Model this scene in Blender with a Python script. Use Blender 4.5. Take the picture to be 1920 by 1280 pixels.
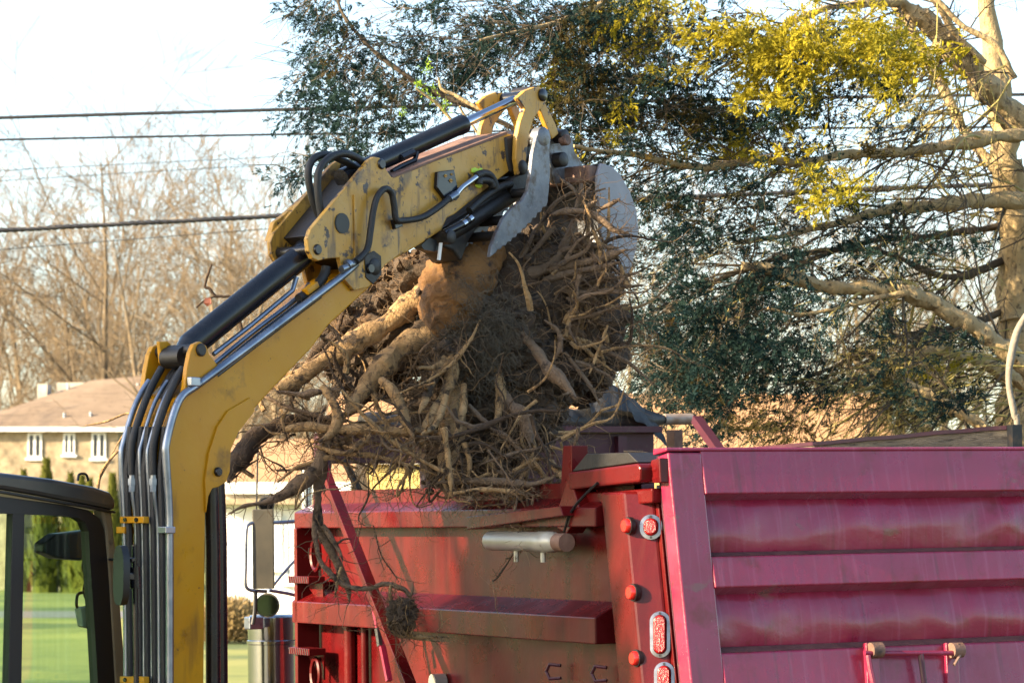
import bpy, math, random
from mathutils import Vector, Matrix, noise
random.seed(7)
R = math.radians
scn = bpy.context.scene
col = scn.collection
for o in list(bpy.data.objects): bpy.data.objects.remove(o)

# ------------------------------------------------------------------ camera, sky, sun, exposure
F = 5333.0                         # focal length in photo pixels (100 mm on 36 mm)
PITCH = math.atan(360 / F)
CAM = Vector((0, 0, 2.2))
cd = bpy.data.cameras.new('camera'); cam = bpy.data.objects.new('camera', cd); col.objects.link(cam)
cd.lens = 100; cd.sensor_width = 36; cd.clip_end = 3000; cd.clip_start = .1
cam.location = CAM; cam.rotation_euler = (math.pi / 2 + PITCH, 0, 0)
cd.dof.use_dof = True; cd.dof.focus_distance = 14.1; cd.dof.aperture_fstop = 6.3
scn.camera = cam
SUN_TO = Vector((-.918, -.396, 0)).normalized()       # horizontal direction towards the sun
SUN_EL = R(21)
w = bpy.data.worlds.new('World'); scn.world = w; w.use_nodes = True
nt = w.node_tree; bg = nt.nodes['Background']
sky = nt.nodes.new('ShaderNodeTexSky'); sky.sky_type = 'NISHITA'; sky.sun_disc = False
sky.sun_elevation = SUN_EL; sky.sun_rotation = math.atan2(SUN_TO.x, SUN_TO.y)
sky.air_density = 1.0; sky.dust_density = 1.6; sky.ozone_density = 1.0
nt.links.new(sky.outputs[0], bg.inputs[0]); bg.inputs[1].default_value = .112
sl = bpy.data.lights.new('sun', 'SUN'); so = bpy.data.objects.new('sun', sl); col.objects.link(so)
sl.energy = 5.0; sl.angle = R(.55); sl.color = (1, .80, .52)
sdir = -(SUN_TO * math.cos(SUN_EL) + Vector((0, 0, math.sin(SUN_EL))))
so.rotation_euler = sdir.to_track_quat('-Z', 'Y').to_euler()
scn.view_settings.view_transform = 'Standard'; scn.view_settings.look = 'None'
scn.view_settings.exposure = 2.06; scn.view_settings.gamma = 1
scn.render.engine = 'CYCLES'

# ------------------------------------------------------------------ helpers
FW = Vector((0, math.cos(PITCH), math.sin(PITCH))); UP = Vector((0, -math.sin(PITCH), math.cos(PITCH)))
def ray(px, py): return FW + Vector((1, 0, 0)) * ((px - 960) / F) + UP * ((640 - py) / F)
def at(px, py, Y):
    d = ray(px, py); return CAM + d * (Y / d.y)
def local_hit(Minv, px, py, p0, n):
    """where the sight line meets the plane (p0, n) of a thing's own frame"""
    o = Minv @ CAM; d = Minv.to_3x3() @ ray(px, py)
    t = (Vector(p0) - o).dot(Vector(n)) / d.dot(Vector(n)); return o + d * t

def catmull(P, n=6):
    out = []
    Q = [P[0]] + list(P) + [P[-1]]
    for i in range(1, len(Q) - 2):
        a, b, c, d = Q[i - 1], Q[i], Q[i + 1], Q[i + 2]
        for k in range(n):
            t = k / n
            out.append(tuple(.5 * ((2 * b[j]) + (c[j] - a[j]) * t + (2 * a[j] - 5 * b[j] + 4 * c[j] - d[j]) * t * t + (3 * b[j] - a[j] - 3 * c[j] + d[j]) * t ** 3) for j in range(len(b))))
    out.append(tuple(P[-1])); return out

class MB:
    def __init__(s): s.v = []; s.f = []; s.m = []; s.mi = 0
    def add(s, vs, fs):
        b = len(s.v); s.v += [tuple(x) for x in vs]
        s.f += [tuple(i + b for i in f) for f in fs]; s.m += [s.mi] * len(fs); return s
    def box(s, x0, x1, y0, y1, z0, z1):
        vs = [(x, y, z) for x in (x0, x1) for y in (y0, y1) for z in (z0, z1)]
        return s.add(vs, [(0, 1, 3, 2), (4, 6, 7, 5), (0, 4, 5, 1), (2, 3, 7, 6), (0, 2, 6, 4), (1, 5, 7, 3)])
    def bar(s, p, q, wd, ht, up=(0, 0, 1)):
        p, q = Vector(p), Vector(q); d = (q - p).normalized(); up = Vector(up)
        a = d.cross(up)
        if a.length < 1e-4: a = d.cross(Vector((1, 0, 0)))
        a.normalize(); b = a.cross(d)
        vs = [c + a * (sx * wd / 2) + b * (sy * ht / 2) for c in (p, q) for sx, sy in ((-1, -1), (1, -1), (1, 1), (-1, 1))]
        return s.add(vs, [(3, 2, 1, 0), (4, 5, 6, 7), (0, 1, 5, 4), (1, 2, 6, 5), (2, 3, 7, 6), (3, 0, 4, 7)])
    def tube(s, pts, rad, n=10, cap=True):
        pts = [Vector(p) for p in pts]
        if not isinstance(rad, (list, tuple)): rad = [rad] * len(pts)
        a = None; vs = []; fs = []
        for i, p in enumerate(pts):
            t = (pts[min(i + 1, len(pts) - 1)] - pts[max(i - 1, 0)])
            t = t.normalized() if t.length > 1e-9 else Vector((0, 0, 1))
            if a is None:
                a = t.cross(Vector((0, 0, 1)))
                if a.length < .1: a = t.cross(Vector((1, 0, 0)))
            a = a - t * a.dot(t)
            if a.length < 1e-6: a = t.orthogonal()
            a.normalize(); b = t.cross(a)
            for k in range(n):
                an = 2 * math.pi * k / n
                vs.append(p + (a * math.cos(an) + b * math.sin(an)) * rad[i])
            if i:
                o = (i - 1) * n
                for k in range(n):
                    fs.append((o + k, o + (k + 1) % n, o + n + (k + 1) % n, o + n + k))
        if cap:
            fs.append(tuple(range(n - 1, -1, -1))); o = (len(pts) - 1) * n
            fs.append(tuple(range(o, o + n)))
        return s.add(vs, fs)
    def prism(s, poly, fa, fb):
        """poly: list of 2-D points; fa, fb map them to the two ends in space"""
        n = len(poly); vs = [fa(*p) for p in poly] + [fb(*p) for p in poly]
        return s.add(vs, [tuple(range(n)), tuple(range(2 * n - 1, n - 1, -1))] + [(i, i + n, (i + 1) % n + n, (i + 1) % n) for i in range(n)])
    def blob(s, c, rx, ry, rz, sub=3, amp=.2, fr=3., seed=0):
        v, f = ICO[sub]; vs = []
        for p in v:
            p = Vector(p); q = p * fr + Vector((seed * 7.3, seed * 3.1, seed))
            k = 1 + amp * noise.fractal(q, 1, 2, 4)
            vs.append((c[0] + p.x * rx * k, c[1] + p.y * ry * k, c[2] + p.z * rz * k))
        return s.add(vs, f)
    def mesh(s, name, mats, smooth=False):
        me = bpy.data.meshes.new(name); me.from_pydata(s.v, [], s.f)
        for m in (mats if isinstance(mats, (list, tuple)) else [mats]): me.materials.append(m)
        if len(set(s.m)) > 1: me.polygons.foreach_set('material_index', s.m)
        if smooth: me.polygons.foreach_set('use_smooth', [True] * len(me.polygons))
        me.update(); return me
    def build(s, name, mats, parent=None, smooth=False, bevel=0, loc=None, fix=True):
        me = s.mesh(name, mats, smooth)
        if fix and len(s.v) < 4000:
            import bmesh
            bm = bmesh.new(); bm.from_mesh(me); bmesh.ops.recalc_face_normals(bm, faces=bm.faces); bm.to_mesh(me); bm.free()
        o = bpy.data.objects.new(name, me); col.objects.link(o); o.parent = parent
        if loc: o.location = loc
        if bevel:
            b = o.modifiers.new('bevel', 'BEVEL'); b.width = bevel; b.segments = 2; b.limit_method = 'ANGLE'; b.angle_limit = R(40)
        if smooth:
            try: me.set_sharp_from_angle(angle=R(42))
            except Exception: pass
        return o
import bmesh
ICO = {}
for k in (1, 2, 3, 4, 5):
    bm = bmesh.new(); bmesh.ops.create_icosphere(bm, subdivisions=k, radius=1)
    ICO[k] = ([tuple(v.co) for v in bm.verts], [tuple(v.index for v in f.verts) for f in bm.faces]); bm.free()

def tag(o, label=None, cat=None, group=None, kind=None):
    if label: o['label'] = label
    if cat: o['category'] = cat
    if group: o['group'] = group
    if kind: o['kind'] = kind
    return o
def empty(name, loc=(0, 0, 0), rz=0):
    o = bpy.data.objects.new(name, None); col.objects.link(o); o.location = loc; o.rotation_euler = (0, 0, rz); o.empty_display_size = .2; return o
def copy_tree(o, parent=None):
    c = o.copy(); col.objects.link(c); c.parent = parent
    for ch in list(o.children): copy_tree(ch, c)
    return c

# ------------------------------------------------------------------ materials
def mat(name, c1, c2=None, scale=4., rough=.5, metal=0., bump=0., bscale=40., spots=None, rvar=0., coat=0., stretch=None, detail=6, spec=None, streaks=None, trans=0.):
    m = bpy.data.materials.new(name); m.use_nodes = True; n = m.node_tree.nodes; L = m.node_tree.links
    b = n['Principled BSDF']; b.inputs['Roughness'].default_value = rough; b.inputs['Metallic'].default_value = metal
    if coat: b.inputs['Coat Weight'].default_value = coat; b.inputs['Coat Roughness'].default_value = .12
    if spec is not None: b.inputs['Specular IOR Level'].default_value = spec
    if trans: b.inputs['Transmission Weight'].default_value = trans
    tc = n.new('ShaderNodeTexCoord'); vec = tc.outputs['Object']
    if stretch:
        mp = n.new('ShaderNodeMapping'); mp.inputs['Scale'].default_value = stretch; L.new(vec, mp.inputs[0]); vec = mp.outputs[0]
    def nz(sc, de=detail, ro=.6):
        t = n.new('ShaderNodeTexNoise'); t.inputs['Scale'].default_value = sc; t.inputs['Detail'].default_value = de; t.inputs['Roughness'].default_value = ro
        L.new(vec, t.inputs['Vector']); return t.outputs['Fac']
    colr = None
    b.inputs['Base Color'].default_value = (*c1, 1)
    if c2:
        r = n.new('ShaderNodeValToRGB'); r.color_ramp.elements[0].color = (*c1, 1); r.color_ramp.elements[1].color = (*c2, 1)
        r.color_ramp.elements[0].position = .35; r.color_ramp.elements[1].position = .65
        L.new(nz(scale), r.inputs[0]); colr = r.outputs[0]
    for sp in (spots or []):
        sc_, sscale, thr, soft = sp
        r = n.new('ShaderNodeValToRGB'); r.color_ramp.elements[0].position = thr; r.color_ramp.elements[1].position = min(1, thr + soft)
        L.new(nz(sscale, 8, .65), r.inputs[0])
        mx = n.new('ShaderNodeMix'); mx.data_type = 'RGBA'
        L.new(r.outputs[0], mx.inputs['Factor'])
        if colr: L.new(colr, mx.inputs['A'])
        else: mx.inputs['A'].default_value = (*c1, 1)
        mx.inputs['B'].default_value = (*sc_, 1); colr = mx.outputs['Result']
    for (sc_, sxyz, sscale, thr, soft, amt) in (streaks or []):
        mp = n.new('ShaderNodeMapping'); mp.inputs['Scale'].default_value = sxyz; L.new(tc.outputs['Object'], mp.inputs[0])
        t = n.new('ShaderNodeTexNoise'); t.inputs['Scale'].default_value = sscale; t.inputs['Detail'].default_value = 5; L.new(mp.outputs[0], t.inputs['Vector'])
        r = n.new('ShaderNodeValToRGB'); r.color_ramp.elements[0].position = thr; r.color_ramp.elements[1].position = min(1, thr + soft); r.color_ramp.elements[1].color = (amt, amt, amt, 1)
        L.new(t.outputs['Fac'], r.inputs[0]); mx = n.new('ShaderNodeMix'); mx.data_type = 'RGBA'; L.new(r.outputs[0], mx.inputs['Factor'])
        if colr: L.new(colr, mx.inputs['A'])
        else: mx.inputs['A'].default_value = (*c1, 1)
        mx.inputs['B'].default_value = (*sc_, 1); colr = mx.outputs['Result']
    if colr: L.new(colr, b.inputs['Base Color'])
    if rvar:
        mr = n.new('ShaderNodeMapRange'); mr.inputs['From Min'].default_value = .3; mr.inputs['From Max'].default_value = .7
        mr.inputs['To Min'].default_value = max(.03, rough - rvar); mr.inputs['To Max'].default_value = min(1, rough + rvar)
        L.new(nz(scale * 1.7), mr.inputs['Value']); L.new(mr.outputs[0], b.inputs['Roughness'])
    if bump:
        bp = n.new('ShaderNodeBump'); bp.inputs['Strength'].default_value = bump; bp.inputs['Distance'].default_value = .02
        L.new(nz(bscale, 8), bp.inputs['Height']); L.new(bp.outputs[0], b.inputs['Normal'])
    return m
MUD = (.10, .062, .035)
M_yel = mat('yellow_paint', (.46, .205, .004), (.50, .25, .010), 2.2, .36, spots=[((.05, .03, .02), 30, .66, .05), ((.13, .065, .014), 5, .58, .2), ((.52, .33, .06), 1.6, .60, .15)], spec=.3, streaks=[((.10, .055, .022), (9, 9, 1.5), 1.0, .58, .12, .6)], rvar=.12, bump=.05, bscale=30)
M_yelold = mat('scratched_yellow_paint', (.44, .22, .018), (.47, .28, .06), 3, .42, spots=[((.04, .025, .02), 15, .57, .05), ((.09, .05, .03), 4, .56, .12), ((.03, .02, .018), 55, .64, .05), ((.10, .06, .03), 2.2, .60, .1)], streaks=[((.06, .035, .02), (9, 9, 1.5), 1.6, .58, .1, .7), ((.05, .03, .02), (40, 40, 3), 1, .64, .05, .7)], rvar=.15, bump=.1, bscale=30)
M_blk = mat('black_paint', (.005, .006, .010), (.010, .011, .015), 6, .25, spots=[((.03, .027, .024), 14, .68, .1)], rvar=.08)
M_grim = mat('greasy_black_steel', (.007, .0065, .0065), (.016, .013, .012), 8, .5, spots=[((.05, .03, .017), 9, .6, .1)], bump=.15)
M_chr = mat('chrome', (.40, .42, .46), None, 4, .12, 1.0)
M_tube = mat('zinc_tube', (.16, .19, .24), (.30, .33, .38), 7, .34, .85, spots=[((.05, .04, .035), 18, .62, .1)])
M_hose = mat('rubber_hose', (.006, .0065, .008), (.011, .011, .012), 30, .5, bump=.3, bscale=160)
M_stl = mat('worn_grey_steel', (.085, .095, .115), (.16, .17, .19), 6, .42, .35, spots=[((.07, .048, .036), 9, .54, .12), ((.21, .21, .22), 22, .60, .1), ((.025, .023, .022), 5, .58, .12)], bump=.2, bscale=25)
M_bkt = mat('bucket_steel', (.25, .25, .28), (.19, .19, .215), 5, .5, .2, spots=[((.11, .07, .05), 7, .58, .14)], bump=.1)
M_rust = mat('rusty_steel', (.12, .06, .04), (.2, .12, .09), 8, .7, spots=[((.04, .03, .03), 6, .55, .1)], bump=.25)
M_lime = mat('lime_marking_paint', (.45, .6, .03), None, 4, .5)
M_red = mat('red_truck_paint', (.095, .004, .0045), (.065, .003, .004), 3, .30, coat=.08, spec=.25, spots=[((.05, .014, .01), 30, .67, .06), ((.06, .005, .005), 3, .58, .15)], streaks=[((.16, .06, .035), (22, 1, 1.2), 1.0, .62, .12, .25), ((.035, .003, .004), (9, 1, .7), 1.0, .50, .16, .75)], rvar=.1, bump=.10, bscale=10)
M_gate = mat('tailgate_paint', (.24, .012, .05), (.20, .010, .036), 2.4, .33, coat=.4, spots=[((.15, .005, .009), 3.2, .57, .1), ((.24, .10, .10), 34, .70, .04), ((.06, .02, .02), 17, .68, .05), ((.36, .22, .2), 110, .70, .03)], streaks=[((.33, .10, .16), (1, 34, 1.6), 1.0, .56, .14, .3), ((.09, .014, .016), (1, 16, 1.0), 1.3, .60, .1, .5), ((.13, .07, .05), (1, 3, 5), 1.6, .66, .05, .6)], rvar=.14, bump=.18, bscale=16)
M_dark = mat('dark_purple_steel', (.04, .007, .016), (.06, .009, .02), 4, .5, spots=[((.07, .045, .03), 12, .6, .1)], bump=.1)
M_dirtred = mat('dusty_ledge', (.06, .016, .018), (.10, .036, .032), 14, .75, bump=.3, bscale=60)
M_lens = mat('red_lens', (.28, .004, .005), (.2, .003, .004), 40, .2, coat=.4, bump=.5, bscale=90)
M_btn = mat('red_reflector', (.42, .015, .01), None, 4, .25, coat=.5)
M_bez = mat('bezel_steel', (.26, .26, .28), (.17, .17, .18), 20, .3, .9, spots=[((.06, .05, .045), 30, .6, .1)])
M_alu = mat('white_cylinder', (.42, .41, .37), (.33, .32, .28), 6, .3, .3, spots=[((.15, .12, .09), 10, .62, .1)])
M_ypan = mat('cream_panel', (.62, .45, .12), (.56, .38, .08), 3, .35, bump=.05)
M_wood = mat('weathered_plank', (.10, .085, .065), (.17, .14, .10), 6, .85, spots=[((.045, .035, .025), 16, .54, .08)], bump=.8, bscale=40, stretch=(.35, 3, 3))
M_tarp = mat('black_tarp', (.014, .015, .017), (.03, .03, .03), 8, .5, spots=[((.08, .068, .055), 5, .58, .15)], bump=.5, bscale=14)
M_pipe = mat('rusty_pipe', (.36, .31, .27), (.24, .15, .1), 14, .5, .3)
M_soil = mat('root_soil', (.042, .029, .019), (.085, .057, .036), 9, .95, bump=1.0, bscale=42, spots=[((.015, .011, .008), 14, .55, .12), ((.15, .085, .038), 4, .58, .1)])
M_root = mat('root_bark', (.28, .165, .066), (.42, .27, .125), 12, .85, bump=1., bscale=60, spots=[((.045, .028, .016), 14, .54, .08), ((.32, .23, .14), 40, .63, .06), ((.05, .032, .018), 5, .57, .06)], streaks=[((.06, .037, .02), (30, 30, 6), 1, .58, .08, .6)])
M_root2 = mat('grey_root_bark', (.12, .078, .046), (.20, .135, .085), 12, .85, bump=.9, bscale=60, spots=[((.03, .02, .014), 12, .54, .1), ((.26, .20, .14), 45, .64, .08)])
M_rootd = mat('dark_root_bark', (.032, .02, .012), (.068, .04, .021), 8, .92, bump=1., bscale=45)
M_fine = mat('rootlet', (.17, .105, .05), (.10, .062, .033), 20, .85)
M_stub = mat('stump_wood', (.24, .115, .032), (.15, .072, .024), 5, .8, bump=1., bscale=28, spots=[((.04, .022, .013), 9, .55, .1), ((.08, .045, .022), 3, .53, .1)], streaks=[((.05, .028, .015), (7, 7, 1), 1.5, .55, .06, .8)])
M_dry = mat('dry_grass', (.05, .04, .026), (.10, .082, .055), 20, .9)
M_barkl = mat('cedar_bark', (.27, .195, .095), (.40, .295, .15), 9, .85, bump=1., bscale=30, spots=[((.09, .058, .032), 9, .57, .1)], streaks=[((.07, .045, .025), (14, 14, 14), 1.5, .60, .05, .7)], stretch=(1, 1, .5))
M_twig = mat('cedar_twig', (.04, .03, .02), (.075, .055, .03), 9, .85)
M_twigy = mat('yellow_green_twig', (.26, .22, .06), (.32, .26, .09), 5, .8)
M_vine = mat('grey_vine_bark', (.17, .15, .12), (.24, .21, .17), 9, .85, bump=.4)
def leafmat(name, a, b_, sc=3):
    m = mat(name, a, b_, sc, .65)
    n = m.node_tree.nodes; L = m.node_tree.links; p = n['Principled BSDF']
    p.inputs['Roughness'].default_value = .9; p.inputs['Specular IOR Level'].default_value = .15
    t = n.new('ShaderNodeBsdfTranslucent'); mx = n.new('ShaderNodeMixShader'); mx.inputs[0].default_value = .3
    src = p.inputs['Base Color'].links[0].from_socket; L.new(src, t.inputs[0])
    L.new(p.outputs[0], mx.inputs[1]); L.new(t.outputs[0], mx.inputs[2]); L.new(mx.outputs[0], n['Material Output'].inputs[0]); return m
M_leaf = leafmat('cedar_foliage', (.007, .023, .025), (.016, .034, .026))
M_leafb = leafmat('bronze_foliage', (.075, .05, .012), (.035, .038, .016))
M_leafsun = leafmat('painted_sunlit_foliage', (.36, .29, .018), (.20, .185, .02))  # same cedar foliage where sunlit, the sunlight painted in as gold
M_lime2 = leafmat('fresh_green_leaf', (.25, .38, .03), (.18, .3, .03))
M_ever = leafmat('evergreen', (.07, .085, .018), (.13, .13, .022))
M_bare = mat('bare_tree_bark', (.10, .075, .047), (.19, .14, .085), 1.5, .9)
M_bare2 = mat('bare_twigs', (.12, .086, .052), (.19, .137, .083), .8, .9)
M_wire = mat('cable', (.012, .014, .018), (.03, .03, .034), 8, .5)
M_wall = mat('cream_wall', (.40, .32, .21), (.23, .175, .11), 3.2, .85, bump=.4, bscale=6, detail=3)
M_white = mat('white_siding', (.78, .77, .74), None, 4, .7)
M_roof = mat('brown_shingles', (.17, .12, .08), (.22, .16, .11), .8, .9, spots=[((.11, .08, .056), 5, .58, .1)], bump=.3, bscale=10, streaks=[((.09, .065, .045), (.4, .4, 9), 1.5, .55, .1, .5)])
M_roof2 = mat('tan_shingles', (.34, .185, .085), (.40, .23, .11), 1.0, .9, spots=[((.22, .12, .06), 6, .62, .08)], bump=.3, bscale=10)
M_trim = mat('white_trim', (.8, .79, .76), None, 4, .6)
M_pane = mat('window_pane', (.03, .035, .045), (.05, .06, .07), 2, .08, spec=.5)
M_brick = mat('pale_chimney', (.55, .5, .42), (.3, .27, .24), 2, .85)
M_grass = mat('lawn', (.13, .16, .025), (.22, .22, .05), .25, .95, spots=[((.07, .10, .02), .12, .5, .08), ((.26, .22, .09), .9, .62, .1)], bump=.6, bscale=9)
M_asph = mat('asphalt', (.12, .12, .12), (.16, .16, .155), 2, .9)
M_shrub = leafmat('dry_shrub', (.30, .22, .11), (.22, .16, .07), 5)
M_cab = mat('cab_paint', (.03, .03, .03), (.055, .05, .042), 4, .3, spots=[((.11, .088, .055), 8, .6, .15)])
M_pil = mat('tan_pillar_paint', (.22, .18, .11), (.15, .125, .085), 5, .4, spots=[((.05, .045, .04), 9, .6, .1)])
M_rub = mat('black_rubber', (.006, .0065, .008), None, 4, .45)
M_plas = mat('grey_plastic', (.42, .42, .4), None, 4, .5)
M_blue = mat('blue_card', (.05, .25, .5), None, 4, .6)
M_mir = mat('mirror_glass', (.12, .12, .12), None, 4, .05, 1.0)
M_mback = mat('mirror_back', (.05, .045, .035), (.08, .07, .05), 5, .35)
def glass(name, tint, refl=.16):
    m = bpy.data.materials.new(name); m.use_nodes = True; n = m.node_tree.nodes; L = m.node_tree.links
    n.remove(n['Principled BSDF']); t = n.new('ShaderNodeBsdfTransparent'); t.inputs[0].default_value = (*tint, 1)
    g = n.new('ShaderNodeBsdfGlossy'); g.inputs['Roughness'].default_value = .02
    fr = n.new('ShaderNodeLayerWeight'); fr.inputs[0].default_value = .3; pw = n.new('ShaderNodeMath'); pw.operation = 'POWER'; pw.inputs[1].default_value = 3; L.new(fr.outputs['Facing'], pw.inputs[0])
    mx = n.new('ShaderNodeMixShader'); ad = n.new('ShaderNodeMath'); ad.inputs[1].default_value = refl; L.new(pw.outputs[0], ad.inputs[0])
    L.new(ad.outputs[0], mx.inputs[0]); L.new(t.outputs[0], mx.inputs[1]); L.new(g.outputs[0], mx.inputs[2]); L.new(mx.outputs[0], n['Material Output'].inputs[0]); return m
M_glass = glass('tinted_cab_glass', (.80, .93, .84), .06)

# ------------------------------------------------------------------ the ground
m = MB(); N = 40
m.add([(-400, -60, 0), (400, -60, 0), (400, 900, 0), (-400, 900, 0)], [(0, 1, 2, 3)])
tag(m.build('ground', M_grass), kind='structure')
m = MB(); m.add([(-200, 72, .006), (200, 78, .006), (200, 84, .006), (-200, 79, .006)], [(0, 1, 2, 3)])
tag(m.build('road', M_asph), kind='structure')
m = MB(); m.add([(-14, -8, .004), (14, -8, .004), (16, 27, .004), (-12, 25, .004)], [(0, 1, 2, 3)])
tag(m.build('bare_soil_yard', mat('yard_soil', (.06, .045, .03), (.09, .07, .045), 2, .95, bump=.6, bscale=8)), kind='structure')

# ------------------------------------------------------------------ houses
def window(parent, x0, x1, y, z0, z1, mullion=True, depth=.06):
    f = MB(); t = .075
    f.box(x0, x0 + t, y - depth, y, z0, z1).box(x1 - t, x1, y - depth, y, z0, z1)
    f.box(x0 + t, x1 - t, y - depth, y, z1 - t, z1).box(x0 + t, x1 - t, y - depth, y, z0, z0 + t)
    if mullion: c = (x0 + x1) / 2; f.box(c - .05, c + .05, y - depth, y, z0 + t, z1 - t)
    o = f.build('window', M_trim, parent)
    MB().box(x0 + t, x1 - t, y - .02, y - .012, z0 + t, z1 - t).build('pane', M_pane, o)
    MB().box(x0 - .08, x1 + .08, y - depth - .05, y, z0 - .1, z0).build('sill', M_trim, o)
    return o
HY = 112.
def hx(px, Y): return (px - 960) / F * Y
def hz(py, Y): return at(960, py, Y).z
h = empty('two_storey_house', (hx(0, HY), HY, 0))
xr = hx(222, HY) - hx(0, HY); ze = hz(797, HY); zr = hz(712, HY + 4)
MB().box(-1.3, xr, 0, 9, 0, ze).build('wall', M_wall, h)
rf = MB(); e = .35
xl = -1.8; xR = xr + .9
rf.add([(xl, -e, ze - .1), (xR, -e, ze - .1), (xR, 9 + e, ze - .1), (xl, 9 + e, ze - .1), (2.9, 4.5, zr), (xR - .05, 4.5, zr + .25)],
       [(0, 1, 5, 4), (2, 3, 4, 5), (0, 4, 3), (1, 2, 5), (3, 2, 1, 0)])
ro = rf.build('roof', M_roof, h)
MB().box(xl, xR, -e - .06, -e - .003, ze - .26, ze - .08).build('fascia', M_trim, h)
for (a, b, c, d) in ((52, 79, 812, 858), (119, 141, 812, 852), (172, 199, 811, 859)):
    window(h, hx(a, HY) - hx(0, HY), hx(b, HY) - hx(0, HY), -.003, hz(d, HY), hz(c, HY))
for (a, b) in ((60, 84), (130, 155), (180, 205)):
    window(h, hx(a, HY) - hx(0, HY), hx(b, HY) - hx(0, HY), -.003, 1.0, 2.5)
MB().box(hx(45, HY) - hx(0, HY), hx(64, HY) - hx(0, HY), 3.0, 4.0, ze, hz(712, HY)).build('chimney', M_brick, ro)
MB().box(hx(66, HY) - hx(0, HY), hx(118, HY) - hx(0, HY), 5.2, 6.2, ze, hz(714, HY + 4)).build('chimney', M_brick, ro)
for px, py in ((116, 785), (165, 783), (235, 722), (100, 722)):
    x = hx(px, HY) - hx(0, HY); fz = (1000 - py) / F * HY + 2.2
    t = (fz - ze) / max(.1, zr - ze) * 4.5
    MB().tube([(x, max(.3, t), fz - .4), (x, max(.3, t), fz + .25)], .06, 8).build('vent_pipe', M_tube, ro)
tag(h, 'two-storey cream house with brown roof and white twin-pane windows at left', 'house')

GY = 60.
g = empty('garage', (hx(425, GY), GY, 0)); gw = hx(625, GY) - hx(425, GY)
ge = hz(908, GY); gr = hz(822, GY + 3.2)
MB().box(0, gw, 0, 7, 0, ge).build('wall', M_white, g)
rf = MB(); rf.prism([(-.5, ge - .05), (3.4, gr), (7.5, ge - .05)], lambda y, z: (-.5, y, z), lambda y, z: (gw + .4, y, z)); rf.build('roof', M_roof2, g)
MB().box(-.5, gw + .4, -.56, -.503, ge - .2, ge + .04).build('fascia', M_trim, g)
MB().box(-.4, gw + .3, -.5, -.003, ge - .42, ge - .3).build('soffit', M_wall, g)
window(g, hx(505, GY) - hx(425, GY), hx(530, GY) - hx(425, GY), -.003, 1.5, 2.6, True)
window(g, hx(535, GY) - hx(425, GY), hx(562, GY) - hx(425, GY), -.003, 1.2, 2.4, True)
tag(g, 'white walled garage with tan roof between the boom and the truck', 'garage')
k = empty('ranch_house', (hx(630, 68), 68, 0)); kw = hx(1655, 68) - hx(630, 68)
ke = hz(858, 68); kr = hz(738, 72)
MB().box(0, kw, 0, 8, 0, ke).build('wall', mat('yellow_wall', (.62, .46, .16), (.55, .40, .13), 1.2, .8), k)
rf = MB(); rf.prism([(-.15, ke - .05), (4, kr), (8.5, ke - .05)], lambda y, z: (-.4, y, z), lambda y, z: (kw + .4, y, z)); rf.build('roof', M_roof2, k)
MB().box(-.4, kw + .4, -.2, -.153, ke - .14, ke + .04).build('fascia', M_trim, k)
for i in range(4): window(k, 3.6 + i * 2.3, 4.8 + i * 2.3, -.003, 1.1, 2.3)
tag(k, 'long house with a sunlit tan roof behind the dump truck', 'house')

# ------------------------------------------------------------------ bare woodland trees
def grow(mbs, p, d, L, r, lev, maxlev, rng, spread):
    n = 4 if lev < 2 else 3
    pts = [p.copy()]; rad = [r]; q = p.copy(); dd = d.copy()
    for i in range(n):
        dd = (dd + Vector((rng.uniform(-1, 1), rng.uniform(-1, 1), rng.uniform(-.3, .8))) * .13).normalized()
        q = q + dd * (L / n); pts.append(q.copy()); rad.append(max(.009, r * (1 - (.85 if lev == 0 else .6) * (i + 1) / n)))
    (mbs[0] if lev < 2 else mbs[1]).tube(pts, rad, 6 if lev == 0 else (4 if lev == 1 else 3), False)
    if lev >= maxlev: return
    kids = (11, 6, 5, 4, 3)[lev]
    for i in range(kids):
        t = rng.uniform(.28 if lev == 0 else .15, 1.)
        f = t * n; j = min(n - 1, int(f)); bp = pts[j].lerp(pts[j + 1], f - j); br = rad[j] * .5
        ax = (pts[j + 1] - pts[j]).normalized(); o = ax.orthogonal().normalized(); o.rotate(Matrix.Rotation(rng.uniform(0, 6.28), 3, ax))
        nd = (ax * rng.uniform(.55, 1) + o * rng.uniform(.4, 1) * spread).normalized()
        grow(mbs, bp, nd, L * rng.uniform(.38, .62) * (1.15 - .4 * t), max(.010, br * rng.uniform(.6, .9)), lev + 1, maxlev, rng, spread)
protos = []
for s in range(5):
    rng = random.Random(40 + s); a, b = MB(), MB()
    grow((a, b), Vector((0, 0, -.1)), Vector((rng.uniform(-.08, .08), 0, 1)).normalized(), rng.uniform(10, 13), rng.uniform(.15, .21), 0, 3, rng, (.75, .9, .65, 1.0, .8)[s])
    protos.append((a.mesh('trunk', M_bare, True), b.mesh('crown', M_bare2, True)))
def bare_tree(loc, sc, rz, s, label, group=None):
    o = empty('bare_tree', loc, rz); o.scale = (sc, sc, sc * random.uniform(.95, 1.12))
    for nm, me in zip(('trunk', 'crown'), protos[s]):
        c = bpy.data.objects.new(nm, me); col.objects.link(c); c.parent = o
    tag(o, label, 'tree', group); return o
rng = random.Random(5)
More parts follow.
